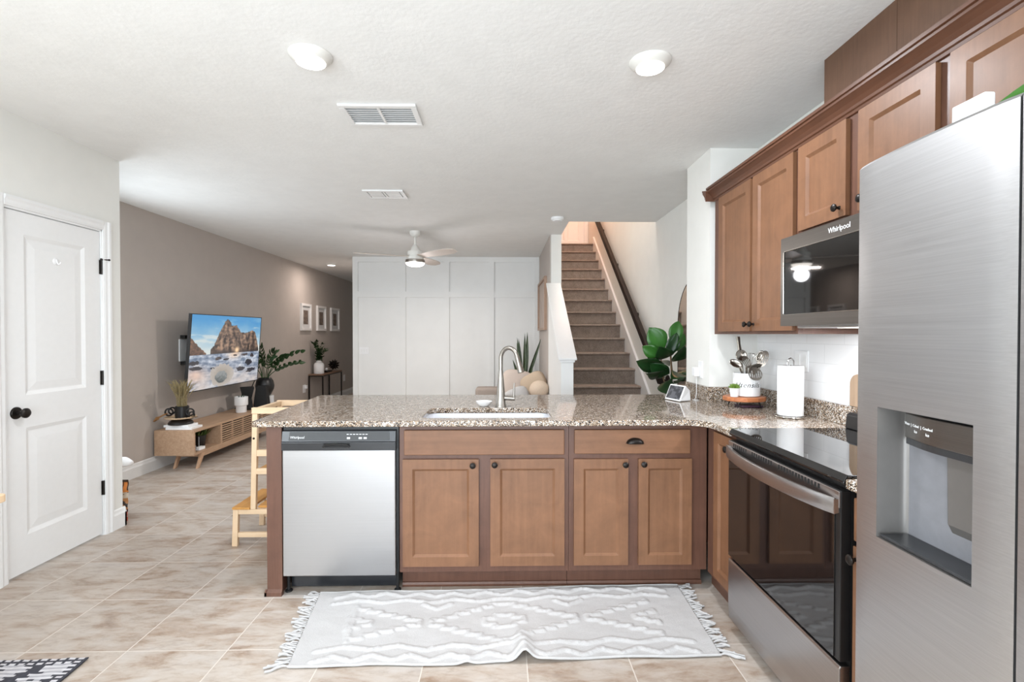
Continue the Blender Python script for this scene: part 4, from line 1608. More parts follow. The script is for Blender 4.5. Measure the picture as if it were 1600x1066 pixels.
def bowl(t, c, r, nrm, el=1.0, name='bowl', long=(0, 0, 1)):
    """shallow dished head facing nrm"""
    n_ = Vector(nrm).normalized()
    L = Vector(long); L = (L - n_ * L.dot(n_)).normalized()
    W = L.cross(n_)
    b = MB()
    N, M = 20, 5
    vs_, fs = [Vector(c) - n_ * r * 0.32], []
    for j in range(1, M + 1):
        q = j / M
        for i in range(N):
            a = 2 * PI * i / N
            vs_.append(Vector(c) + (L * math.cos(a) * el + W * math.sin(a)) * r * q - n_ * r * 0.32 * (1 - q * q))
    for i in range(N):
        fs.append((0, 1 + i, 1 + (i + 1) % N))
    for j in range(M - 1):
        for i in range(N):
            k = (i + 1) % N
            fs.append((1 + j * N + i, 1 + (j + 1) * N + i, 1 + (j + 1) * N + k, 1 + j * N + k))
    b.add([v[:] for v in vs_], fs)
    o = b.build(name, MT['utensil'], t, smooth=True)
    o.modifiers.new('solid', 'SOLIDIFY').thickness = 0.0018


def slotted(t, c, W, L, up, nrm, n=6, name='blade'):
    """slotted head: rounded outline with long openings"""
    n_ = Vector(nrm).normalized()
    U = Vector(up); U = (U - n_ * U.dot(n_)).normalized()
    S = U.cross(n_)
    b = MB()
    k_ = 2 * n + 1
    for i in range(k_):
        a0, a1 = -1 + 2 * i / k_, -1 + 2 * (i + 1) / k_
        h0, h1 = [math.sqrt(max(0.02, 1 - abs(a) ** 2.4)) for a in (a0, a1)]
        def P(a, v, d): return (Vector(c) + S * a * W / 2 + U * v * L / 2 + n_ * d)[:]
        segs = ((-1, 1),) if i % 2 == 0 else ((-1, -0.62), (0.5, 1))
        for v0, v1 in segs:
            q = [P(a0, v0 * h0, 0), P(a1, v0 * h1, 0), P(a1, v1 * h1, 0), P(a0, v1 * h0, 0), P(a0, v0 * h0, 0.002), P(a1, v0 * h1, 0.002), P(a1, v1 * h1, 0.002), P(a0, v1 * h0, 0.002)]
            b.add(q, [(0, 3, 2, 1), (4, 5, 6, 7), (0, 1, 5, 4), (1, 2, 6, 5), (2, 3, 7, 6), (3, 0, 4, 7)])
    b.build(name, MT['utensil'], t, merge=False)


Zb = z0 + 0.03
utensil('serving_spoon', 'steel spoon leaning out at the left of the crock', lambda t: (rod(t, (cx_ + 0.02, cy_, Zb), (1.405, 2.94, 1.165)), bowl(t, (1.385, 2.935, 1.178), 0.024, (-0.3, -1, 0.5), 1.6, 'spoon_bowl', (-1, 0, 0.7))))
utensil('strainer_ladle', 'round dark ladle with its handle standing up highest from the crock', lambda t: (rod(t, (1.455, 3.03, 1.25), (1.452, 3.05, 1.335), 0.008), rod(t, (cx_, cy_ + 0.02, Zb), (1.458, 3.02, 1.20)), bowl(t, (1.455, 3.01, 1.222), 0.036, (0, -1, 0.15), 1.0)))
utensil('slotted_spoon', 'slotted steel spoon in front of the round ladle', lambda t: (rod(t, (cx_, cy_, Zb), (1.465, 2.965, 1.155)), slotted(t, (1.460, 2.955, 1.185), 0.048, 0.075, (-0.35, 0, 1), (0.1, -1, 0.3), 4)))
utensil('slotted_turner', 'slotted steel turner hanging over the front rim of the crock', lambda t: (rod(t, (1.480, 2.955, 1.0), (1.484, 2.910, 1.14)), slotted(t, (1.485, 2.902, 1.118), 0.082, 0.08, (0, 0, 1), (0, -1, 0.35), 6)))
utensil('soup_ladle', 'bright steel soup ladle above the slotted turner', lambda t: (rod(t, (cx_ + 0.01, cy_ - 0.02, Zb), (1.505, 2.955, 1.14)), bowl(t, (1.508, 2.945, 1.160), 0.038, (0.1, -0.5, -1), 1.0)))
utensil('spaghetti_server', 'toothed steel pasta server leaning out at the right of the crock', lambda t: (rod(t, (cx_ - 0.02, cy_, Zb), (1.553, 2.97, 1.165)), slotted(t, (1.567, 2.965, 1.205), 0.05, 0.10, (0.35, 0, 1), (-0.3, -1, 0.2), 4)))
utensil('cooking_spoon', 'dark steel spoon at the far right behind the pasta server', lambda t: (rod(t, (cx_ - 0.01, cy_ + 0.02, Zb), (1.565, 3.01, 1.19)), bowl(t, (1.575, 3.015, 1.215), 0.024, (-0.6, -1, 0.1), 1.6, 'spoon_bowl', (0.4, 0, 1))))


def whisk(t):
    rod(t, (cx_, cy_ + 0.03, Zb), (1.515, 3.02, 1.15))
    b = MB()
    base, top = Vector((1.515, 3.02, 1.15)), Vector((1.528, 3.03, 1.235))
    ax = (top - base).normalized()
    s1 = ax.orthogonal().normalized()
    s2 = ax.cross(s1)
    for k in range(4):
        a = PI * k / 4
        w = s1 * math.cos(a) + s2 * math.sin(a)
        pts = []
        for q in range(13):
            f_ = q / 12 * 2 - 1
            pts.append(base.lerp(top, 1 - abs(f_) ** 2.2) + w * (0.022 * math.sin(PI * (abs(f_)) ** 0.8) * (1 if f_ > 0 else -1)))
        b.tube(pts, 0.0011, 5)
    b.build('wires', MT['chrome'], t, smooth=True)


utensil('whisk', 'steel wire whisk in the middle of the crock', whisk)

# succulent
sx_, sy_, sz_ = 1.382, 2.945, 0.979
t = thing('potted_succulent', 'small green succulent in white pot on the wooden riser', 'plant', (sx_, sy_, sz_))
MB().lathe([(0.020, sz_), (0.022, sz_ + 0.001), (0.0285, sz_ + 0.05), (0.027, sz_ + 0.052), (0.026, sz_ + 0.044)], (sx_, sy_, 0), 24).build('pot', MT['white_ceramic'], t, smooth=True)
b = MB()
for ring, n, el, L in ((0, 9, 24, 0.038), (1, 8, 48, 0.038), (2, 6, 72, 0.034)):
    for k in range(n):
        a = 2 * PI * (k + ring * 0.4) / n
        e = math.radians(el)
        dr_ = Vector((math.cos(a) * math.cos(e), math.sin(a) * math.cos(e), math.sin(e)))
        b0_ = Vector((sx_, sy_, sz_ + 0.046))
        b.tube([b0_, b0_ + dr_ * L * 0.45, b0_ + dr_ * L * 0.8, b0_ + dr_ * L], [0.003, 0.0062, 0.005, 0.0006], 6)
b.build('leaves', MT['leaf_succ'], t, smooth=True)

# paper towel
px, py = 1.518, 2.60
t = thing('paper_towel_holder', 'metal paper towel holder standing on the granite beside the range', 'paper towel holder', (px, py, ZG))
b = MB()
b.tube([(px + 0.075 * math.cos(2 * PI * k / 32), py + 0.075 * math.sin(2 * PI * k / 32), ZG + 0.006) for k in range(32)], 0.004, 8, closed=True)
b.cyl((px - 0.072, py, ZG + 0.006), (px + 0.072, py, ZG + 0.006), 0.0035)
for a in (30, 150, 270):
    b.ball((px + 0.075 * math.cos(math.radians(a)), py + 0.075 * math.sin(math.radians(a)), ZG + 0.0055), 0.005, n=10, m=8)
b.build('base_ring', MT['chrome'], t, smooth=True, merge=False)
b = MB()
b.tube([(px + 0.001, py, ZG + 0.006), (px + 0.001, py, 1.19)], 0.004, 8)
b.tube([(px - 0.014, py, 1.188), (px - 0.015, py, 1.208), (px - 0.008, py, 1.221), (px + 0.001, py, 1.225), (px + 0.010, py, 1.221), (px + 0.017, py, 1.208), (px + 0.016, py, 1.188)], 0.0035, 8)
b.build('post', MT['chrome'], t, smooth=True, merge=False)
b = MB()
b.lathe([(0.02, 0.926), (0.0605, 0.9255), (0.0625, 0.928), (0.0625, 1.184), (0.0605, 1.187), (0.02, 1.1865), (0.0195, 1.18), (0.0195, 0.93)], (px, py, 0), 48, cap=False)
tag(b.build('paper_towel_roll', MT['paper'], smooth=True), 'white paper towel roll on the metal holder', 'paper towel')

# cutting board leaning on the wall behind the range
t = thing('cutting_board', 'taupe wooden cutting board with a square hole leaning behind the range', 'cutting board', (1.63, 2.12, ZG))
b = MB()
c0 = []
yc, hw_ = 2.20, 0.135
for k in range(9):
    a = PI / 2 * k / 8
    c0.append((yc + hw_ - 0.05 + 0.05 * math.cos(a), 1.165 - 0.05 + 0.05 * math.sin(a)))
for k in range(9):
    a = PI / 2 + PI / 2 * k / 8
    c0.append((yc - hw_ + 0.05 + 0.05 * math.cos(a), 1.165 - 0.05 + 0.05 * math.sin(a)))
c0 += [(yc - hw_, 1.0105), (yc + hw_, 1.0105)]
b.prism(c0, 'x', 1.6465, 1.6625)
b.build('board', MT['taupeboard'], t, bevel=0.004)
bx(1.6445, 1.647, 2.215, 2.255, 1.085, 1.125).build('label_sticker', MT['white_plastic'], t)

# ------------------------------------------------------------------ rug in front of the sink
rnd = random.Random(3)
RC = [Vector((-0.868, 2.010, 0)), Vector((0.915, 2.055, 0)), Vector((0.935, 2.640, 0)), Vector((-0.945, 2.588, 0))]


def seg_d(p, a, b):
    ax_, ay_ = b[0] - a[0], b[1] - a[1]
    q = max(0, min(1, ((p[0] - a[0]) * ax_ + (p[1] - a[1]) * ay_) / max(1e-9, ax_ * ax_ + ay_ * ay_)))
    return math.hypot(p[0] - a[0] - ax_ * q, p[1] - a[1] - ay_ * q)


RUGW, RUGH = 1.83, 0.6
strokes = []


def poly(pts, closed=False):
    pts = [(x * RUGW, y * RUGH) for x, y in pts]
    for i in range(len(pts) - (0 if closed else 1)):
        strokes.append((pts[i], pts[(i + 1) % len(pts)]))


for v0, amp, n_z in ((0.07, 0.034, 20), (0.185, 0.024, 14), (0.93, 0.034, 20), (0.825, 0.024, 14)):
    poly([(0.05 + 0.90 * k / n_z, v0 + (amp if k % 2 else -amp)) for k in range(n_z + 1)])


def stepped(cx, cy, hx, hy, n=5, half=0):
    out = []
    for qx, qy in ((1, 1), (-1, 1), (-1, -1), (1, -1)):
        seg = []
        for k in range(n):
            seg.append((1 - k / n, k / n))
            seg.append((1 - k / n, (k + 0.9) / n))
        if qx * qy < 0:
            seg = [(1 - b_, 1 - a_) for a_, b_ in seg] if False else [(x, y) for x, y in seg][::-1]
        out += [(cx + qx * hx * x, cy + qy * hy * y) for x, y in seg]
    if half > 0: out = [p for p in out if p[0] >= cx - 0.001]
    if half < 0: out = [p for p in out if p[0] <= cx + 0.001]
    return out


poly(stepped(0.5, 0.5, 0.185, 0.26, 6), True)
poly(stepped(0.5, 0.5, 0.05, 0.085, 2), True)
poly(stepped(0.08, 0.5, 0.205, 0.25, 6, 1))
poly(stepped(0.08, 0.5, 0.08, 0.10, 3, 1))
poly(stepped(0.92, 0.5, 0.205, 0.25, 6, -1))
poly(stepped(0.92, 0.5, 0.08, 0.10, 3, -1))
poly([(0.29, 0.77), (0.325, 0.70), (0.36, 0.77)])
poly([(0.64, 0.77), (0.675, 0.70), (0.71, 0.77)])


def rugpos(u, v):
    p = RC[0] * (1 - u) * (1 - v) + RC[1] * u * (1 - v) + RC[2] * u * v + RC[3] * (1 - u) * v
    q = (u * RUGW, v * RUGH)
    dmin = 1.0
    for a, b_ in strokes:
        if min(a[0], b_[0]) - 0.03 < q[0] < max(a[0], b_[0]) + 0.03 and min(a[1], b_[1]) - 0.03 < q[1] < max(a[1], b_[1]) + 0.03:
            dmin = min(dmin, seg_d(q, a, b_))
    z = 0.006 + 0.0035 * fbm(u * 9, v * 4, 1.0)
    z += 0.0085 * (1 - smoothstep(0.003, 0.020, dmin)) * (0.8 + 0.45 * fbm(u * 120, v * 40, 4.0))
    # ruck at the near edge
    du = u - 0.538
    z += 0.045 * math.exp(-(du / 0.018) ** 2) * smoothstep(0.62, 0.0, v) ** 2
    z += 0.010 * math.exp(-((u - 0.405) / 0.014) ** 2) * smoothstep(0.3, 0.0, v)
    z += 0.010 * math.exp(-((u - 0.57) / 0.05) ** 2) * smoothstep(0.8, 0.1, v)
    y = p.y - 0.004 * math.sin(u * 23) * (1 - v) + 0.006 * math.sin(u * 9 + 1)
    return (p.x, y, max(0.003, z))


t = thing('runner_rug', 'white tufted cotton runner rug with fringe in front of the sink cabinet', 'rug', (0, 2.32, 0))
o = grid('pile', MT['rugwhite'], t, 300, 104, rugpos, smooth=True)
s_ = o.modifiers.new('solid', 'SOLIDIFY')
s_.thickness = 0.004
s_.offset = 1
b = MB()
b.tube([(p[0], p[1], p[2] + 0.003) for p in (rugpos(k / 120, 0.0) for k in range(121))], 0.005, 6)
b.tube([(p[0], p[1], p[2] + 0.003) for p in (rugpos(k / 60, 1.0) for k in range(61))], 0.005, 6)
b.build('edge_binding', MT['rugwhite'], t, smooth=True)
b = MB()
for side in (0, 1):
    for k in range(44):
        v = (k + 0.5) / 44
        p = Vector(rugpos(side, v))
        dirx = -1 if side == 0 else 1
        clump = math.sin(v * 40 + side) * 0.25 + rnd.uniform(-0.35, 0.35) - (0.35 if v < 0.1 else 0.1)
        L = rnd.uniform(0.045, 0.075) * (1.25 if v < 0.08 or v > 0.95 else 1)
        pts, rr = [], []
        for q in range(5):
            f_ = q / 4
            pts.append((p.x + dirx * L * f_, p.y + clump * L * f_ + 0.006 * math.sin(f_ * 5 + k), 0.006 + 0.005 * abs(math.sin(f_ * 4 + k))))
            rr.append(0.0032 + 0.0022 * math.sin(f_ * PI) + (0.0015 if q == 4 else 0))
        b.tube(pts, rr, 6)
fr_ = b.build('fringe', MT['rugwhite'], t, smooth=True, merge=False)
fr_['kind'] = 'stuff'

# black and white mat
def matcol(u, v):
    col, row = int(u * 76), int(v * 104)
    k = (col + abs(row % 28 - 14)) % 15
    dark = k < 8 if row % 2 == 0 else 1 < k < 6
    if col % 27 in (11, 12, 13, 14):
        dark = row % 4 == 0 and col % 27 < 13
    if u > 0.965 or v > 0.97:
        dark = row % 2 == 0 or col % 3 == 0
    j = 10 * noise.noise(Vector((u * 90, v * 90, 0)))
    return (58 + j, 58 + j, 66 + j) if dark else ((200 + j, 198 + j, 201 + j) if row % 2 else (166 + j, 165 + j, 170 + j))


o = grid('woven_mat', MT['attr'], None, 76, 104, lambda u, v: (-2.62 + 0.905 * u - 0.004 * math.sin(v * 20), 0.9 + 1.185 * v + 0.008 * math.sin(u * 7), 0.005 + 0.0015 * math.sin(u * 60) * math.sin(v * 80)), matcol)
s_ = o.modifiers.new('solid', 'SOLIDIFY')
s_.thickness = 0.004
s_.offset = 1
tag(o, 'black and white woven mat on the tile floor at the lower left', 'rug')

# wooden table at the left
t = thing('wooden_table', 'pale wooden table of which one corner shows before the pantry door', 'table', (-2.27, 1.45, 0))
b = MB()
r_ = 0.02
X1, Y1 = -1.905, 1.955
b.prism([(-2.64, 0.95), (X1, 0.95), (X1, Y1 - r_)] + [(X1 - r_ + r_ * math.cos(PI / 2 * k / 5), Y1 - r_ + r_ * math.sin(PI / 2 * k / 5)) for k in range(1, 6)] + [(-2.64, Y1)], 'z', 0.708, 0.738)
b.build('tabletop', MT['pine_x'], t, bevel=0.004)
for x, y in ((-2.58, 1.01), (-1.99, 1.01), (-2.58, 1.87), (-1.99, 1.87)):
    bx(x - 0.025, x + 0.025, y - 0.025, y + 0.025, 0.0115, 0.7075).build('leg', MT['pine'], t, bevel=0.004)

# ------------------------------------------------------------------ learning tower behind the peninsula
t = thing('step_stool_tower', 'pale wooden step stool tower behind the left end of the peninsula', 'step stool', (-1.5, 3.38, 0))
for y in (3.19, 3.545):
    ya, yb = y, y + 0.028
    b = MB()
    b.prism([(-1.722, 0), (-1.687, 0), (-1.68, 0.236), (-1.713, 0.236)], 'y', ya, yb)
    b.build('lower_leg', MT['pine'], t, bevel=0.003)
    b = MB()
    b.prism([(-1.603, 0.2365), (-1.570, 0.2365), (-1.555, 0.845), (-1.588, 0.845)], 'y', ya, yb)
    b.build('post', MT['pine'], t, bevel=0.003)
    b = MB()
    b.prism([(-1.300, 0.0), (-1.265, 0), (-1.275, 0.845), (-1.305, 0.845)], 'y', ya, yb)
    b.build('rear_post', MT['pine'], t, bevel=0.003)
    for name, x0, x1, za_, zb in (('step_rail', -1.680, -1.30, 0.205, 0.236), ('foot_rail', -1.684, -1.30, 0.058, 0.088), ('platform_rail', -1.5675, -1.303, 0.460, 0.497), ('middle_rail', -1.563, -1.303, 0.575, 0.615)):
        bx(x0, x1, ya + 0.002, yb - 0.002, za_, zb).build(name, MT['pine_x'], t, bevel=0.003)
    bx(-1.592, -1.27, ya, yb, 0.8455, 0.885).build('top_rail', MT['pine_x'], t, bevel=0.003)
bx(-1.716, -1.604, 3.185, 3.578, 0.2365, 0.252).build('lower_step', MT['bamboo'], t, bevel=0.003)
bx(-1.569, -1.31, 3.219, 3.544, 0.237, 0.251).build('lower_step', MT['bamboo'], t, bevel=0.003)
bx(-1.575, -1.31, 3.22, 3.543, 0.470, 0.486).build('platform', MT['bamboo'], t, bevel=0.003)
bx(-1.588, -1.558, 3.2185, 3.5445, 0.852, 0.88).build('side_rail', MT['pine'], t, bevel=0.003)
MB().lathe([(0.007, 3.1895), (0.007, 3.1875), (0.003, 3.187)], (-1.577, 0, 0.69), 14, 'y').build('bolt', MT['bronze'], t)

# ------------------------------------------------------------------ television
C4 = [Vector((-3.239, 5.17, 0.746)), Vector((-3.213, 6.60, 0.752)), Vector((-3.150, 6.60, 1.572)), Vector((-3.176, 5.17, 1.566))]
t = thing('television', 'large flat television on the taupe wall showing a sea rock', 'television', (-3.2, 5.9, 0.75))
tn = (C4[1] - C4[0]).cross(C4[3] - C4[0]).normalized()
if tn.x < 0: tn = -tn


def tvp(u, v, d=0.0):
    return (C4[0] * (1 - u) * (1 - v) + C4[1] * u * (1 - v) + C4[2] * u * v + C4[3] * (1 - u) * v + tn * d)[:]


def slab(b, u0, u1, v0, v1, d0, d1):
    q = [tvp(u, v, d) for d in (d0, d1) for u, v in ((u0, v0), (u1, v0), (u1, v1), (u0, v1))]
    b.add(q, [(0, 3, 2, 1), (4, 5, 6, 7), (0, 1, 5, 4), (1, 2, 6, 5), (2, 3, 7, 6), (3, 0, 4, 7)])
    return b


slab(slab(MB(), 0, 1, 0, 1, -0.03, -0.003), 0.2, 0.8, 0.1, 0.65, -0.06, -0.03).build('housing', MT['black'], t)
b = MB()
for a in ((0, 1, 0, 0.012), (0, 1, 0.99, 1), (0, 0.007, 0.012, 0.99), (0.993, 1, 0.012, 0.99)):
    slab(b, *a, -0.003, 0.001)
b.build('bezel', MT['black'], t, merge=False)


def lerp3(a, b, f):
    f = max(0, min(1, f))
    return tuple(x + (y - x) * f for x, y in zip(a, b))


PROF = [(0.21, 0.485), (0.25, 0.53), (0.29, 0.58), (0.33, 0.68), (0.36, 0.77), (0.40, 0.86), (0.43, 0.93), (0.455, 0.965), (0.49, 0.94), (0.52, 0.88), (0.56, 0.86), (0.60, 0.875), (0.63, 0.82), (0.67, 0.77), (0.72, 0.765), (0.76, 0.755), (0.80, 0.78), (0.86, 0.795), (0.90, 0.775), (0.93, 0.71), (0.96, 0.60), (0.985, 0.50)]


def hgt(u):
    for (a, h0), (c_, h1) in zip(PROF, PROF[1:]):
        if a <= u <= c_:
            return h0 + (h1 - h0) * (u - a) / (c_ - a)
    return 0


BLOBS = [(0.06, 0.36, 0.07, 0.025), (0.08, 0.29, 0.09, 0.022), (0.83, 0.30, 0.055, 0.045), (0.70, 0.22, 0.06, 0.035), (0.87, 0.18, 0.075, 0.03), (0.36, 0.40, 0.045, 0.02), (0.47, 0.38, 0.035, 0.015), (0.75, 0.43, 0.06, 0.018), (0.88, 0.41, 0.03, 0.03), (0.30, 0.27, 0.05, 0.012), (0.60, 0.43, 0.03, 0.01)]


def tvcol(u, v):
    n1 = fbm(u * 6, v * 9, 1.3)
    n2 = fbm(u * 26, v * 30, 7.1)
    n3 = fbm(u * 11, v * 26, 3.3)
    if v > 0.47:
        c_ = lerp3((226, 226, 218), (72, 148, 202), (v - 0.47) / 0.46 + 0.10 * n1)
        cl = smoothstep(0.1, 0.5, fbm(u * 3, v * 12, 5.0)) * (0.8 if v < 0.85 else 0.3)
        c_ = lerp3(c_, (232, 228, 218), cl * 0.7)
        h = hgt(u) + 0.018 * n2
        if u > 0.25 and v < h and u < 0.99:
            k = 0.48 + 0.75 * fbm(u * 22, v * 8, 2.0) + 0.5 * n2 - 0.25 * (u - 0.5)
            c_ = lerp3((52, 42, 40), (172, 140, 116), k)
            c_ = lerp3(c_, (52, 44, 44), smoothstep(0.54, 0.47, v) * 0.8)
        hl = 0.70 - u * 1.15 + 0.02 * n2
        if u < 0.22 and v < hl:
            c_ = lerp3((58, 46, 44), (144, 106, 84), 0.5 + 0.6 * n2)
        g = math.exp(-((u - 0.625) / 0.035) ** 2 - ((v - 0.505) / 0.05) ** 2)
        c_ = lerp3(c_, (255, 214, 168), g * 1.1)
    else:
        c_ = lerp3((208, 214, 224), (96, 112, 136), 0.5 + 0.9 * n3 * 0.7 + 0.4 * n2)
        c_ = lerp3(c_, (214, 200, 192), smoothstep(0.40, 0.05, v) * (0.55 + 0.4 * n1))
        g = math.exp(-((u - 0.60 + 0.2 * (0.47 - v)) / 0.10) ** 2 - ((v - 0.45) / 0.07) ** 2)
        c_ = lerp3(c_, (252, 214, 180), g * 0.8)
        g2 = math.exp(-((u - 0.08) / 0.12) ** 2 - ((v - 0.2) / 0.1) ** 2)
        c_ = lerp3(c_, (232, 190, 164), g2 * 0.7)
        for bu, bv, ru, rv in BLOBS:
            q = math.hypot((u - bu) / ru, (v - bv) / rv) + 0.5 * n2
            if q < 1:
                c_ = lerp3((44, 44, 54), (86, 76, 76), 0.5 + n1)
        q = math.hypot((u - 0.43) / 0.16, (v - 0.16) / 0.16) + 0.15 * n2
        if q < 1:
            c_ = lerp3((150, 140, 128), (184, 176, 168), q)
        q = math.hypot((u - 0.42) / 0.085, (v - 0.135) / 0.085) + 0.12 * n2
        if q < 1:
            c_ = lerp3((72, 78, 78), (140, 144, 144), 0.35 + 0.8 * (v - 0.08) / 0.12 + 0.5 * n2)
    return c_


grid('screen', MT['screen'], t, 210, 120, lambda u, v: tvp(0.007 + 0.986 * u, 0.012 + 0.978 * v, -0.001), tvcol)

t = thing('television_wall_mount', 'white plate and black arm of the wall mount behind the television', 'wall mount', (XG, 5.6, 1.18))
bx(XG + 0.0005, XG + 0.012, 5.415, 5.55, 1.06, 1.30).build('wall_plate', MT['white_plastic'], t, bevel=0.003)
for z in (1.325, 1.04):
    b = bx(XG + 0.0005, XG + 0.05, 5.44, 5.74, z - 0.018, z + 0.018)
    b.build('bracket', MT['black'], t, bevel=0.003)
b = MB()
b.beam((XG + 0.03, 5.66, 1.18), (-3.29, 5.85, 1.14), 0.04, 0.05)
b.beam((XG + 0.03, 5.66, 1.02), (XG + 0.03, 5.66, 1.345), 0.035, 0.03)
b.build('arm', MT['black'], t)
b = MB()
b.tube([(-3.20, 6.50, 0.75), (-3.25, 6.52, 0.66), (-3.32, 6.48, 0.56), (-3.36, 6.42, 0.47), (-3.40, 6.40, 0.405)], 0.006, 6)
tag(b.build('television_cable', MT['black'], smooth=True), 'black cable hanging from the lower right of the television', 'cable')

# ------------------------------------------------------------------ television stand
t = thing('tv_stand', 'long light oak television stand with slatted doors and splayed legs', 'tv stand', (-3.255, 5.93, 0))
SX_, SXF, YA, YB = -3.45, -3.06, 5.0, 6.92
b = MB()
b.box(SX_, SXF, YA, YB, 0.373, 0.397)
b.box(SX_, SXF, YA, YB, 0.145, 0.167)
b.box(SX_, SXF, YA, YA + 0.022, 0.167, 0.373)
b.box(SX_, SXF, YB - 0.022, YB, 0.167, 0.373)
b.box(SX_, SXF, 5.47, 5.49, 0.167, 0.373)
b.box(SX_, SX_ + 0.01, YA + 0.022, YB - 0.022, 0.167, 0.373)
b.build('body', MT['oak'], t, merge=False)
for a, c_ in ((5.494, 6.185), (6.19, 6.895)):
    b = MB()
    for z in [0.180 + 0.0245 * k for k in range(8)]:
        b.box(SXF - 0.022, SXF - 0.004, a, c_, z - 0.0055, z + 0.0055)
    for y in (a + 0.008, a + (c_ - a) / 3, a + (c_ - a) * 2 / 3, c_ - 0.008):
        b.box(SXF - 0.021, SXF - 0.005, y - 0.007, y + 0.007, 0.169, 0.371)
    b.build('slatted_door', MT['oak'], t, merge=False)
bx(SX_ + 0.015, SXF - 0.03, 5.495, YB - 0.025, 0.168, 0.372).build('dark_interior', MT['blackmatte'], t)
for y, s_ in ((5.06, 1), (6.86, -1)):
    for x in (-3.075, -3.30):
        b = MB()
        b.add([(x - 0.012, y - 0.0 * s_, 0), (x + 0.012, y, 0), (x + 0.012, y + 0.03 * s_, 0), (x - 0.012, y + 0.03 * s_, 0),
               (x - 0.012, y + 0.07 * s_, 0.1445), (x + 0.012, y + 0.07 * s_, 0.1445), (x + 0.012, y + 0.135 * s_, 0.1445), (x - 0.012, y + 0.135 * s_, 0.1445)],
              [(0, 3, 2, 1), (4, 5, 6, 7), (0, 1, 5, 4), (1, 2, 6, 5), (2, 3, 7, 6), (3, 0, 4, 7)])
        b.build('leg', MT['oak_z'], t, bevel=0.003)
b = MB()
b.box(-3.09, -3.065, 5.17, 6.75, 0.105, 0.1445)
b.box(-3.315, -3.29, 5.17, 6.75, 0.105, 0.1445)
b.box(-3.29, -3.09, 5.13, 5.155, 0.105, 0.1445)
b.build('apron', MT['oak'], t, merge=False)

# on the stand, from the near end
ZS = 0.3975
bk = 'white books under the black bowl'
tag(bx(-3.36, -3.10, 5.03, 5.21, ZS, ZS + 0.022).build('book', MT['paper'], bevel=0.002), 'white book lying on the oak stand, lowest of the pair', 'book', bk)
tag(bx(-3.385, -3.14, 5.04, 5.20, ZS + 0.0225, ZS + 0.045).build('book', MT['paper'], bevel=0.002), 'white book lying on the other white book under the black bowl', 'book', bk)
zb_ = ZS + 0.046
tag(MB().lathe([(0.11, zb_), (0.112, zb_ + 0.01), (0.10, zb_ + 0.03), (0.075, zb_ + 0.045), (0.07, zb_ + 0.047)], (-3.265, 5.12, 0), 36).build('upturned_bowl', MT['black'], smooth=True), 'black upturned bowl on the white books', 'bowl')
zt = zb_ + 0.0475
b = MB()
b.lathe([(0.05, zt), (0.125, zt + 0.012), (0.135, zt + 0.022), (0.132, zt + 0.025), (0.12, zt + 0.016), (0.02, zt + 0.008)], (-3.265, 5.12, 0), 40)
b.tube([(-3.265 + 0.134 * math.cos(2 * PI * k / 60), 5.12 + 0.134 * math.sin(2 * PI * k / 60), zt + 0.020 + 0.003 * (k % 2)) for k in range(60)], 0.006, 6, closed=True)
tag(b.build('woven_tray', MT['woven'], smooth=True, merge=False), 'round woven tray on top of the upturned black bowl', 'tray')
zv = zt + 0.0125
t = thing('dried_grass_vase', 'black cylinder vase holding dried grass on the woven tray', 'vase', (-3.25, 5.12, zv))
MB().lathe([(0.058, zv), (0.062, zv + 0.004), (0.062, zv + 0.118), (0.056, zv + 0.122), (0.054, zv + 0.115)], (-3.25, 5.12, 0), 32).build('vase', MT['black'], t, smooth=True)
b = MB()
rnd = random.Random(11)
for k in range(95):
    a, r = rnd.uniform(0, 6.28), 0.045 * math.sqrt(rnd.random())
    x0_, y0_ = -3.25 + r * math.cos(a), 5.12 + r * math.sin(a)
    L = rnd.uniform(0.2, 0.30)
    lx, ly = rnd.gauss(0.03, 0.045), rnd.gauss(-0.05, 0.03)
    pts = [(x0_, y0_, zv + 0.10), (x0_ + lx * 0.3, y0_ + ly * 0.3, zv + 0.10 + L * 0.5), (x0_ + lx * 0.8, y0_ + ly * 0.8, zv + 0.1 + L * 0.85), (x0_ + lx * 1.3, y0_ + ly * 1.3, zv + 0.1 + L)]
    b.tube(pts, [0.0013, 0.0013, 0.004, 0.0008], 5)
o = b.build('dried_grass', MT['straw'], t, smooth=True, merge=False)
o['kind'] = 'stuff'
t = thing('link_chain', 'black link chain with brown tassel draped over the woven tray', 'decoration', (-3.34, 5.06, zt))
for cx2, cz2, ax2, rr in ((-3.375, 0.575, 0.2, 0.035), (-3.345, 0.590, 1.1, 0.032), (-3.165, 0.575, 0.4, 0.034), (-3.15, 0.545, 1.3, 0.032)):
    b = MB()
    b.tube([(cx2 + rr * math.cos(2 * PI * k / 20) * math.cos(ax2), 5.11 + rr * math.cos(2 * PI * k / 20) * math.sin(ax2), cz2 - 0.012 + rr * math.sin(2 * PI * k / 20)) for k in range(20)], 0.008, 8, closed=True)
    b.build('link', MT['black'], t, smooth=True)
b = MB()
b.tube([(-3.38, 5.09, 0.553), (-3.40, 5.06, 0.54), (-3.415, 5.03, 0.527)], 0.007, 8)
for k in range(16):
    a = 2 * PI * k / 16
    b.tube([(-3.413, 5.03, 0.53), (-3.43 + 0.010 * math.cos(a), 5.025 + 0.012 * math.sin(a), 0.515 + 0.012 * math.sin(a * 2)), (-3.452 + 0.010 * math.cos(a), 5.02 + 0.02 * math.sin(a), 0.495 + 0.012 * math.cos(a))], 0.004, 5)
o = b.build('tassel', MT['tassel'], t, smooth=True, merge=False)
o['label'] = 'brown tassel'
b = MB()
b.tube([(-3.14, 5.10, 0.525), (-3.10, 5.09, 0.517), (-3.06, 5.07, 0.522)], [0.008, 0.006, 0.003], 6)
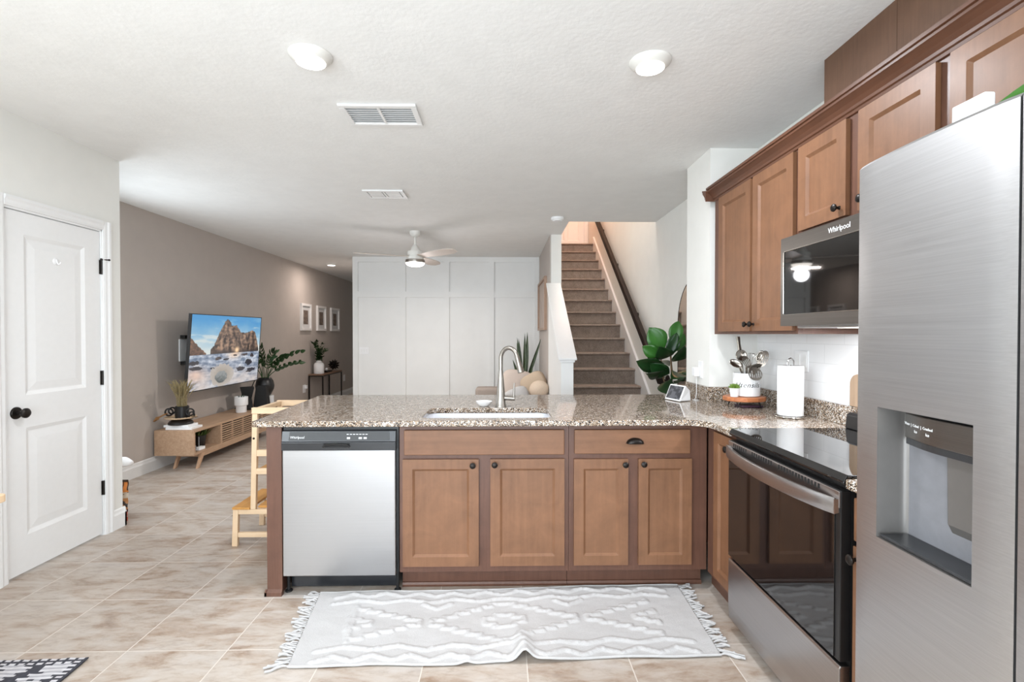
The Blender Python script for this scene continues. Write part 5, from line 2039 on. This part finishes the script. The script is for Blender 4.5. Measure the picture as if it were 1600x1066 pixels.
b.build('end_cord', MT['stem'], t, smooth=True)

# cubby things
zc_ = 0.168
t = thing('cubby_plant', 'small fern in a black beaded pot inside the stand cubby', 'plant', (-3.19, 5.30, zc_))
MB().lathe([(0.05, zc_), (0.052, zc_ + 0.003), (0.068, zc_ + 0.125), (0.064, zc_ + 0.127), (0.062, zc_ + 0.11)], (-3.19, 5.30, 0), 32).build('pot', MT['black'], t, smooth=True)
b = MB()
for k in range(7):
    r = 0.054 + 0.013 * (k + 0.6) / 7
    a = math.radians(-62)
    b.ball((-3.19 + r * math.cos(a), 5.30 + r * math.sin(a), zc_ + 0.012 + k * 0.0165), 0.0055, n=10, m=8)
o = b.build('beads', MT['bead'], t, smooth=True, merge=False)
o['kind'] = 'stuff'
b = MB()
rnd = random.Random(8)
for k in range(46):
    a = rnd.uniform(0, 6.28)
    el = rnd.uniform(0.05, 0.7)
    L = rnd.uniform(0.06, 0.12)
    dv = Vector((math.cos(a), math.sin(a), el))
    b.leaf((-3.19 + 0.03 * math.cos(a), 5.30 + 0.03 * math.sin(a), zc_ + 0.118), dv, (-math.sin(a), math.cos(a), 0), L, 0.022, 0.45, 0.2, 0.6, 5)
b.build('foliage', MT['leaf_olive'], t, smooth=True, merge=False)
b = MB()
b.ball((-3.15, 5.10, zc_ + 0.032), 0.045, (1.0, 1.2, 0.7), 16, 10)
tag(b.build('ornament', MT['greybin'], smooth=True), 'grey rounded small object at the near end of the stand cubby', 'ornament')
tag(bx(-3.13, -3.08, 5.12, 5.22, zc_ + 0.0005, zc_ + 0.03).build('small_book', MT['paper'], bevel=0.003), 'small white box lying in the stand cubby beside the fern pot', 'box')

# white two-tier pot
t = thing('two_tier_pot', 'white two-tier cylinder pot with small plant on the oak stand', 'pot', (-3.20, 6.17, ZS))
MB().lathe([(0.058, ZS), (0.060, ZS + 0.003), (0.060, ZS + 0.078), (0.064, ZS + 0.084), (0.074, ZS + 0.088), (0.076, ZS + 0.092), (0.076, ZS + 0.19), (0.070, ZS + 0.192), (0.068, ZS + 0.178)], (-3.20, 6.17, 0), 36).build('pot', MT['white_ceramic'], t, smooth=True)
b = MB()
rnd = random.Random(2)
for k in range(10):
    a = rnd.uniform(0, 6.28)
    b.leaf((-3.2 + 0.03 * math.cos(a), 6.17 + 0.03 * math.sin(a), ZS + 0.176), (math.cos(a) * 0.3, math.sin(a) * 0.3, 1), (-math.sin(a), math.cos(a), 0), 0.04, 0.014, 0.2)
b.build('sprouts', MT['leaf_dark'], t, smooth=True, merge=False)


# black sculptural vases
def angular(label, cx, cy, rot, h, wt, wm, wb_):
    t = thing('angular_vase', label, 'vase', (cx, cy, ZS), 'black angular vases on the oak stand')
    b = MB()
    vs_ = []
    hs = ((wb_, 0.0), (wb_ * 1.06, 0.10 * h), (wm, 0.52 * h), (wt, 0.97 * h), (wt, h), (wt * 0.82, h), (wt * 0.6, 0.9 * h))
    for w, z in hs:
        for k in range(4):
            a = rot + PI / 4 + k * PI / 2
            vs_.append((cx + w * 0.7071 * math.cos(a), cy + w * 0.7071 * math.sin(a), ZS + z))
    fs = [(3, 2, 1, 0)]
    for j in range(len(hs) - 1):
        for k in range(4):
            l = (k + 1) % 4
            fs.append((j * 4 + k, j * 4 + l, j * 4 + 4 + l, j * 4 + 4 + k))
    q = (len(hs) - 1) * 4
    fs.append((q, q + 1, q + 2, q + 3))
    b.add(vs_, fs)
    b.build('body', MT['blackmatte'], t, bevel=0.003)


angular('black angular vase beside the white two-tier pot', -3.235, 6.38, 0.5, 0.285, 0.155, 0.10, 0.125)
angular('black angular vase in front of the big round plant vase', -3.13, 6.55, 0.2, 0.285, 0.115, 0.145, 0.155)

# ribbed planter with the large black vase
t = thing('ribbed_planter', 'white ribbed round pedestal under the black plant vase', 'pedestal', (-3.21, 6.80, ZS))
b = MB()
n_ = 72
vs_, fs = [], []
for z in (ZS, ZS + 0.128):
    for k in range(n_):
        a = 2 * PI * k / n_
        r = 0.108 + (0.003 if k % 2 else -0.003)
        vs_.append((-3.21 + r * math.cos(a), 6.80 + r * math.sin(a), z))
fs = [(k, (k + 1) % n_, n_ + (k + 1) % n_, n_ + k) for k in range(n_)] + [tuple(range(n_))[::-1], tuple(range(n_, 2 * n_))]
b.add(vs_, fs)
b.build('body', MT['ribbed'], t)
zz0 = ZS + 0.1285
t = thing('zz_plant', 'leafy green plant in round black vase right of the television', 'plant', (-3.21, 6.80, zz0))
MB().lathe([(0.06, zz0), (0.075, zz0 + 0.01), (0.112, zz0 + 0.09), (0.118, zz0 + 0.135), (0.105, zz0 + 0.20), (0.078, zz0 + 0.238), (0.074, zz0 + 0.240), (0.07, zz0 + 0.225)], (-3.21, 6.80, 0), 40).build('vase', MT['black'], t, smooth=True)
rnd = random.Random(21)
vb = Vector((-3.21, 6.80, zz0 + 0.22))
for end in ((-0.13, -0.10, 0.40), (-0.02, -0.02, 0.42), (0.08, 0.02, 0.36), (0.20, 0.10, 0.30), (0.36, 0.22, 0.36), (0.40, 0.05, 0.22), (-0.17, -0.16, 0.26), (0.14, -0.14, 0.30), (-0.08, 0.1, 0.33)):
    b = MB()
    e = Vector(end)
    pts = []
    for q in range(9):
        f_ = q / 8
        pts.append(vb + Vector((e.x * f_ ** 1.4, e.y * f_ ** 1.4, e.z * (1 - (1 - f_) ** 1.5))) + Vector((e.x, e.y, 0)).normalized() * 0.03)
    b.tube(pts, [0.007 - 0.005 * q / 8 for q in range(9)], 6)
    for q in range(3, 9):
        d_ = (pts[min(q + 1, 8)] - pts[q - 1]).normalized()
        for s_ in (-1, 1):
            sd_ = d_.cross(Vector((0, 0.3, 1))).normalized() * s_
            dv = (d_ * 0.7 + sd_ * 0.8 + Vector((0, 0, 0.25 * rnd.random()))).normalized()
            b.leaf(pts[q], dv, d_.cross(dv), rnd.uniform(0.075, 0.105), 0.046, 0.15, 0.15, 0.8, 6)
    b.leaf(pts[8], (pts[8] - pts[7]), (0, 1, 0), 0.07, 0.03, 0.1)
    b.build('frond', MT['leaf_dark'], t, smooth=True, merge=False)

# ------------------------------------------------------------------ hall console, frames, outlets
t = thing('console_table', 'narrow console table with dark metal frame and wood top in the hall', 'console table', (-3.32, 9.48, 0))
bx(-3.455, -3.195, 8.95, 10.0, 0.618, 0.640).build('top', MT['consolewood'], t)
b = MB()
for a in ((-3.455, -3.195, 8.95, 8.972, 0.60, 0.6175), (-3.455, -3.195, 9.978, 10.0, 0.60, 0.6175), (-3.455, -3.433, 8.972, 9.978, 0.60, 0.6175), (-3.217, -3.195, 8.972, 9.978, 0.60, 0.6175)):
    b.box(*a)
b.build('apron', MT['bronze'], t, merge=False)
for x in (-3.455, -3.215):
    for y in (8.95, 9.98):
        bx(x, x + 0.02, y, y + 0.02, 0, 0.5995).build('leg', MT['bronze'], t)
zk = 0.6405
t = thing('eucalyptus_vase', 'white jug vase with green eucalyptus on the hall console', 'vase', (-3.33, 9.12, zk))
MB().lathe([(0.085, zk), (0.09, zk + 0.01), (0.09, zk + 0.16), (0.075, zk + 0.19), (0.045, zk + 0.21), (0.045, zk + 0.235), (0.04, zk + 0.237)], (-3.33, 9.12, 0), 32).build('vase', MT['white_ceramic'], t, smooth=True)
rnd = random.Random(4)
for k in range(9):
    b = MB()
    a = 2 * PI * k / 9 + rnd.uniform(-0.3, 0.3)
    R_, Hh = rnd.uniform(0.10, 0.24), rnd.uniform(0.16, 0.36)
    R_ = min(R_, 0.09) if math.cos(a) < -0.2 else R_
    base = Vector((-3.33, 9.12, zk + 0.23))
    pts = [base + Vector((math.cos(a) * R_ * f_ ** 1.3, math.sin(a) * R_ * f_ ** 1.3, Hh * f_)) for f_ in (0, 0.25, 0.5, 0.75, 1)]
    b.tube(pts, 0.003, 5)
    for q in range(1, 5):
        for s_ in range(4):
            a2 = rnd.uniform(0, 6.28)
            p = pts[q - 1].lerp(pts[q], rnd.random())
            b.leaf(p, (math.cos(a2), math.sin(a2), rnd.uniform(-0.2, 0.6)), (-math.sin(a2), math.cos(a2), 0.2), 0.075, 0.05, 0.2)
    b.build('sprig', MT['leaf_dark'], t, smooth=True, merge=False)
b = MB()
c_ = Vector((-3.31, 9.86, zk + 0.118))
rnd = random.Random(6)
n_ = 26
for k in range(n_):
    zz = 1 - 2 * (k + 0.5) / n_
    a = k * 2.39996
    dv = Vector((math.sqrt(1 - zz * zz) * math.cos(a), math.sqrt(1 - zz * zz) * math.sin(a), zz))
    b.tube([c_ + dv * 0.03, c_ + dv * 0.06, c_ + dv * 0.117], [0.03, 0.024, 0.001], 4)
tag(b.build('spiky_ornament', MT['bronze'], merge=False), 'dark star-shaped spiky ornament on the hall console', 'ornament')
t = thing('bird_ornament', 'small dark and white ornament between vase and spiky star', 'ornament', (-3.30, 9.48, zk))
b = MB()
b.box(-3.36, -3.26, 9.36, 9.62, zk, zk + 0.03)
b.build('base', MT['bronze'], t, bevel=0.008)
b = MB()
b.ball((-3.30, 9.42, zk + 0.058), 0.035, (0.7, 1.3, 0.8), 14, 10)
b.build('shell', MT['bead'], t, smooth=True)

fl = ('nearest of the three white picture frames on the taupe wall', 'middle of the three white picture frames on the taupe wall', 'farthest of the three white picture frames on the taupe wall')
for i, (a, c_) in enumerate(((8.63, 9.075), (9.37, 9.825), (10.115, 10.62))):
    t = thing('picture_frame', fl[i], 'picture frame', (XG, (a + c_) / 2, 1.655), 'white picture frames over the console')
    b = MB()
    w = 0.04
    for q in ((a, c_, 1.42, 1.42 + w), (a, c_, 1.89 - w, 1.89), (a, a + w, 1.42 + w, 1.89 - w), (c_ - w, c_, 1.42 + w, 1.89 - w)):
        b.box(XG + 0.0005, XG + 0.035, *q)
    b.build('frame', MT['frame_white'], t, merge=False)
    bx(XG + 0.001, XG + 0.012, a + w, c_ - w, 1.42 + w, 1.89 - w).build('mat_board', MT['ribbed'], t)
    ym = (a + c_) / 2
    bx(XG + 0.0125, XG + 0.014, ym - 0.10, ym + 0.10, 1.53, 1.775).build('photo', MT['photo_print'], t)

t = thing('framed_art', 'tall tan framed picture on the wall beside the stairs', 'picture frame', (0.577, 7.06, 1.77))
b = MB()
w = 0.03
for q in ((6.46, 7.66, 1.41, 1.41 + w), (6.46, 7.66, 2.11 - w, 2.11), (6.46, 6.46 + w, 1.41 + w, 2.11 - w), (7.66 - w, 7.66, 1.41 + w, 2.11 - w)):
    b.box(0.540, 0.5765, *q)
b.build('frame', MT['frame_tan'], t, merge=False)
bx(0.565, 0.5765, 6.46 + w, 7.66 - w, 1.41 + w, 2.11 - w).build('print', MT['art_print'], t)

for i, (y, lb) in enumerate(((8.79, 'white outlet with plug low on the taupe wall before the console'), (11.0, 'small white outlet low on the taupe wall beyond the console'))):
    t = thing('wall_outlet', lb, 'outlet', (XG, y, 0.40))
    bx(XG + 0.0005, XG + 0.006, y - 0.06, y + 0.06, 0.33, 0.47).build('plate', MT['white_plastic'], t, bevel=0.002)
    if i == 0:
        bx(XG + 0.0065, XG + 0.05, y + 0.0, y + 0.05, 0.40, 0.46).build('plug', MT['white_plastic'], t, bevel=0.004)
t = thing('light_switch', 'white three-gang light switch on the panelled wall', 'light switch', (-2.163, YP, 1.10))
bx(-2.235, -2.085, YP - 0.0065, YP - 0.0005, 1.04, 1.155).build('plate', MT['white_plastic'], t, bevel=0.002)
for x in (-2.20, -2.16, -2.12):
    bx(x - 0.008, x + 0.008, YP - 0.011, YP - 0.007, 1.075, 1.12).build('rocker', MT['trim'], t)

# ------------------------------------------------------------------ sofa corner
t = thing('sofa', 'greige fabric sofa standing along the stair wall', 'sofa', (0.1, 5.9, 0))
bx(-0.38, 0.54, 5.0, 7.1, 0.08, 0.30).build('base', MT['fabric'], t, bevel=0.02, seg=3)
bx(-0.36, 0.34, 5.02, 5.93, 0.301, 0.455).build('seat_cushion', MT['fabric'], t, bevel=0.05, seg=4)
bx(-0.36, 0.34, 5.95, 6.86, 0.301, 0.455).build('seat_cushion', MT['fabric'], t, bevel=0.05, seg=4)
bx(0.35, 0.54, 5.0, 6.87, 0.301, 0.585).build('backrest', MT['fabric'], t, bevel=0.05, seg=4)
bx(-0.375, 0.54, 6.88, 7.10, 0.301, 0.617).build('armrest', MT['fabric'], t, bevel=0.045, seg=4)
for x in (-0.33, 0.49):
    for y in (5.06, 7.04):
        bx(x - 0.025, x + 0.025, y - 0.025, y + 0.025, 0, 0.0795).build('leg', MT['black'], t)


def pillow(label, c, size, rot, m, pw=0.55):
    b = MB()
    b.ball((0, 0, 0), 1.0, (size[0] / 2, size[1] / 2, size[2] / 2), 28, 18, pw)
    o = b.build('throw_pillow', m, smooth=True)
    o.location = c
    o.rotation_euler = rot
    return tag(o, label, 'pillow')


pillow('large greige pillow on the sofa behind the faucet', (0.20, 6.68, 0.665), (0.46, 0.16, 0.42), (-0.3, 0.18, 0.1), MT['cushion_grey'], 0.6)
pillow('tan pillow between the greige pillow and the stair wall', (0.405, 6.46, 0.715), (0.34, 0.15, 0.27), (-0.15, -0.5, -0.35), MT['cushion_tan'], 0.6)
pillow('round beige boucle ball pillow at the right end of the sofa', (0.445, 6.02, 0.685), (0.24, 0.24, 0.22), (0, 0, 0), MT['cushion_boucle'], 1.0)
pillow('white patterned pillow lying in front of the greige pillow', (0.165, 6.12, 0.580), (0.34, 0.16, 0.22), (-0.35, -0.42, 0.1), MT['rugwhite'], 0.65)

t = thing('snake_plant', 'snake plant with upright dark leaves behind the sofa pillows', 'plant', (0.32, 7.48, 0))
MB().lathe([(0.10, 0), (0.105, 0.01), (0.135, 0.60), (0.135, 0.66), (0.122, 0.66), (0.12, 0.63)], (0.32, 7.48, 0), 32).build('planter', MT['white_ceramic'], t, smooth=True)
MB().lathe([(0.119, 0.625), (0.06, 0.632), (0.01, 0.634)], (0.32, 7.48, 0), 24).build('soil', MT['soil'], t, smooth=True)
for dx_, dy_, L, tip, W in ((-0.05, 0.0, 0.60, (-0.08, 0, 1), 0.05), (-0.02, 0.03, 0.68, (-0.11, 0.0, 1), 0.05), (0.02, 0, 0.76, (0.055, 0.0, 1), 0.06), (0.0, -0.03, 0.74, (0.03, 0.02, 1), 0.055),
                            (0.03, 0.02, 0.70, (0.36, -0.02, 1), 0.055), (-0.03, 0.02, 0.66, (-0.06, 0.03, 1), 0.05), (0.04, 0, 0.30, (0.40, 0, 1), 0.045), (0.0, 0.02, 0.32, (0.18, 0, 1), 0.045), (-0.06, 0, 0.36, (-0.30, -0.05, 1), 0.045), (-0.01, -0.03, 0.38, (0.1, 0, 1), 0.05)):
    b = MB()
    b.leaf((0.32 + dx_, 7.46 + dy_, 0.632), tip, (1, 0.35, 0), L, W, 0.03, 0.25, 0.75, 10)
    b.build('leaf', MT['leaf_snake'], t, smooth=True)

# ------------------------------------------------------------------ fiddle leaf fig
fxx, fyy = 1.43, 4.22
t = thing('fiddle_leaf_fig', 'fiddle leaf fig plant standing between peninsula and stairs', 'plant', (fxx, fyy, 0))
MB().lathe([(0.11, 0), (0.12, 0.01), (0.145, 0.26), (0.14, 0.27), (0.13, 0.26), (0.125, 0.22)], (fxx, fyy, 0), 32).build('pot', MT['ribbed'], t, smooth=True)
MB().lathe([(0.124, 0.225), (0.05, 0.232), (0.01, 0.233)], (fxx, fyy, 0), 24).build('soil', MT['soil'], t, smooth=True)
b = MB()
b.tube([(fxx, fyy, 0.22), (fxx - 0.01, fyy, 0.6), (fxx + 0.01, fyy - 0.01, 1.0), (fxx - 0.005, fyy, 1.27)], [0.014, 0.012, 0.010, 0.006], 10)
b.tube([(fxx, fyy, 0.78), (fxx - 0.07, fyy - 0.02, 0.99), (fxx - 0.09, fyy - 0.02, 1.17)], [0.008, 0.006, 0.005], 8)
b.build('trunk', MT['stem'], t, smooth=True)
# base on the trunk, direction, side, length, width, bright
FL = [((-0.06, -0.02, 1.22), (-0.55, -0.25, 0.75), (0.8, -0.1, 0.55), 0.20, 0.16, 1),
      ((-0.08, -0.02, 1.17), (-0.95, -0.2, 0.35), (0.2, -0.45, 0.9), 0.16, 0.11, 1),
      ((-0.04, -0.02, 1.15), (0.35, -0.3, 0.95), (0.9, -0.1, -0.3), 0.20, 0.10, 0),
      ((-0.06, -0.03, 1.10), (-0.95, -0.3, -0.05), (0.1, -0.65, 0.75), 0.22, 0.15, 0),
      ((-0.05, -0.04, 1.06), (-0.60, -0.6, -0.25), (0.5, -0.6, 0.6), 0.22, 0.14, 0),
      ((-0.05, -0.02, 0.99), (-0.95, -0.1, -0.02), (0, -0.9, 0.45), 0.15, 0.06, 0),
      ((0.0, -0.03, 0.98), (-0.45, -0.6, -0.55), (0.8, -0.3, -0.2), 0.23, 0.14, 0),
      ((0.0, -0.03, 1.05), (0.25, -0.8, -0.35), (0.95, 0.2, 0.1), 0.20, 0.14, 0),
      ((0.01, -0.03, 1.12), (0.15, -0.8, 0.35), (0.95, 0.1, 0.1), 0.20, 0.13, 0),
      ((0.02, 0.0, 1.2), (0.6, -0.3, 0.75), (0.6, 0.6, -0.3), 0.16, 0.11, 1),
      ((0.01, 0.0, 1.25), (0.25, -0.1, 0.95), (0.9, -0.2, -0.2), 0.20, 0.11, 1),
      ((0.02, 0.0, 1.0), (0.7, -0.4, 0.1), (0.3, 0.6, 0.7), 0.14, 0.12, 0),
      ((0.0, 0.02, 1.08), (-0.3, 0.8, 0.3), (0.9, 0.3, 0), 0.18, 0.13, 0),
      ((0.0, 0.02, 0.92), (0.2, 0.8, 0.0), (0.9, -0.2, 0.2), 0.17, 0.12, 0),
      ((0.0, -0.03, 0.90), (-0.1, -0.6, -0.75), (0.95, -0.1, 0), 0.20, 0.13, 0),
      ((-0.03, -0.04, 1.16), (-0.5, -0.75, 0.2), (0.75, -0.45, 0.4), 0.19, 0.14, 0),
      ((-0.02, -0.04, 1.02), (-0.8, -0.5, 0.25), (0.4, -0.5, 0.7), 0.19, 0.13, 0),
      ((0.01, -0.04, 0.96), (0.35, -0.8, 0.1), (0.9, 0.35, 0.2), 0.19, 0.13, 0)]
for p, dv, sdv, L, W, br in FL:
    b = MB()
    P0 = Vector((fxx, fyy, 0)) + Vector(p)
    b.leaf(P0, dv, sdv, L * 1.12, W * 1.1, 0.25, 0.16, 1.25, 10)
    o = b.build('leaf', MT['leaf_fig_light'] if br else MT['leaf_fig'], t, smooth=True)
    o.modifiers.new('solid', 'SOLIDIFY').thickness = 0.0015

# ------------------------------------------------------------------ behind the pantry corner
t = thing('grey_bin', 'grey storage bin at the pantry corner with white cloth on top', 'bin', (-3.06, 3.79, 0))
bx(-3.20, -2.925, 3.725, 3.865, 0.0, 0.315).build('body', MT['greybin'], t, bevel=0.015, seg=3)
bx(-3.205, -2.92, 3.72, 3.87, 0.3155, 0.333).build('lid', MT['greybin'], t, bevel=0.005)
b = MB()
N = 20
b.ball((-2.92, 3.80, 0.385), 1.0, (0.135, 0.06, 0.036), 24, 12, 0.8)
o = b.build('folded_cloth', MT['paper'], smooth=True)
o.modifiers.new('sub', 'SUBSURF').levels = 1
for v in o.data.vertices:
    v.co.z += 0.008 * math.sin(v.co.x * 70) + 0.006 * math.sin(v.co.y * 55)
tag(o, 'white folded cloth lying on the grey bin lid', 'cloth')


def bagcol(u, v):
    if v > 0.93: return (60, 42, 30)
    if v > 0.70:
        return (212, 128, 58) if abs((u * 9) % 1 - 0.5) < 0.33 or v < 0.74 else (70, 44, 28)
    if abs(v - 0.70 + (u - 0.72) * 1.2) < 0.035 or abs(v - 0.42 - (0.95 - u) * 0.9) < 0.035: return (44, 34, 30)
    if v > 0.55: return (190, 172, 150) if fbm(u * 9, v * 14) > 0 else (110, 90, 70)
    if v > 0.28: return (176, 122, 74)
    if v > 0.22: return (70, 30, 36)
    return (190, 72, 48) if fbm(u * 7, v * 9, 3) > -0.2 else (216, 206, 204)


t = thing('food_bag', 'orange and red printed food bag standing behind the pantry corner', 'bag', (-2.86, 3.645, 0))
for s_, nm_ in ((-1, 'front_sheet'), (1, 'back_sheet')):
    grid(nm_, MT['bagprint'], t, 40, 50, lambda u, v: (-3.005 + 0.30 * u + 0.012 * (v - 0.5) * (1 if u > 0.5 else -1), 3.645 + s_ * 0.050 * (math.sin(PI * u) ** 0.6) * (1 - v) ** 0.6 * 1.0 + 0.003 * math.sin(v * 30), 0.002 + 0.30 * v), bagcol, smooth=True)
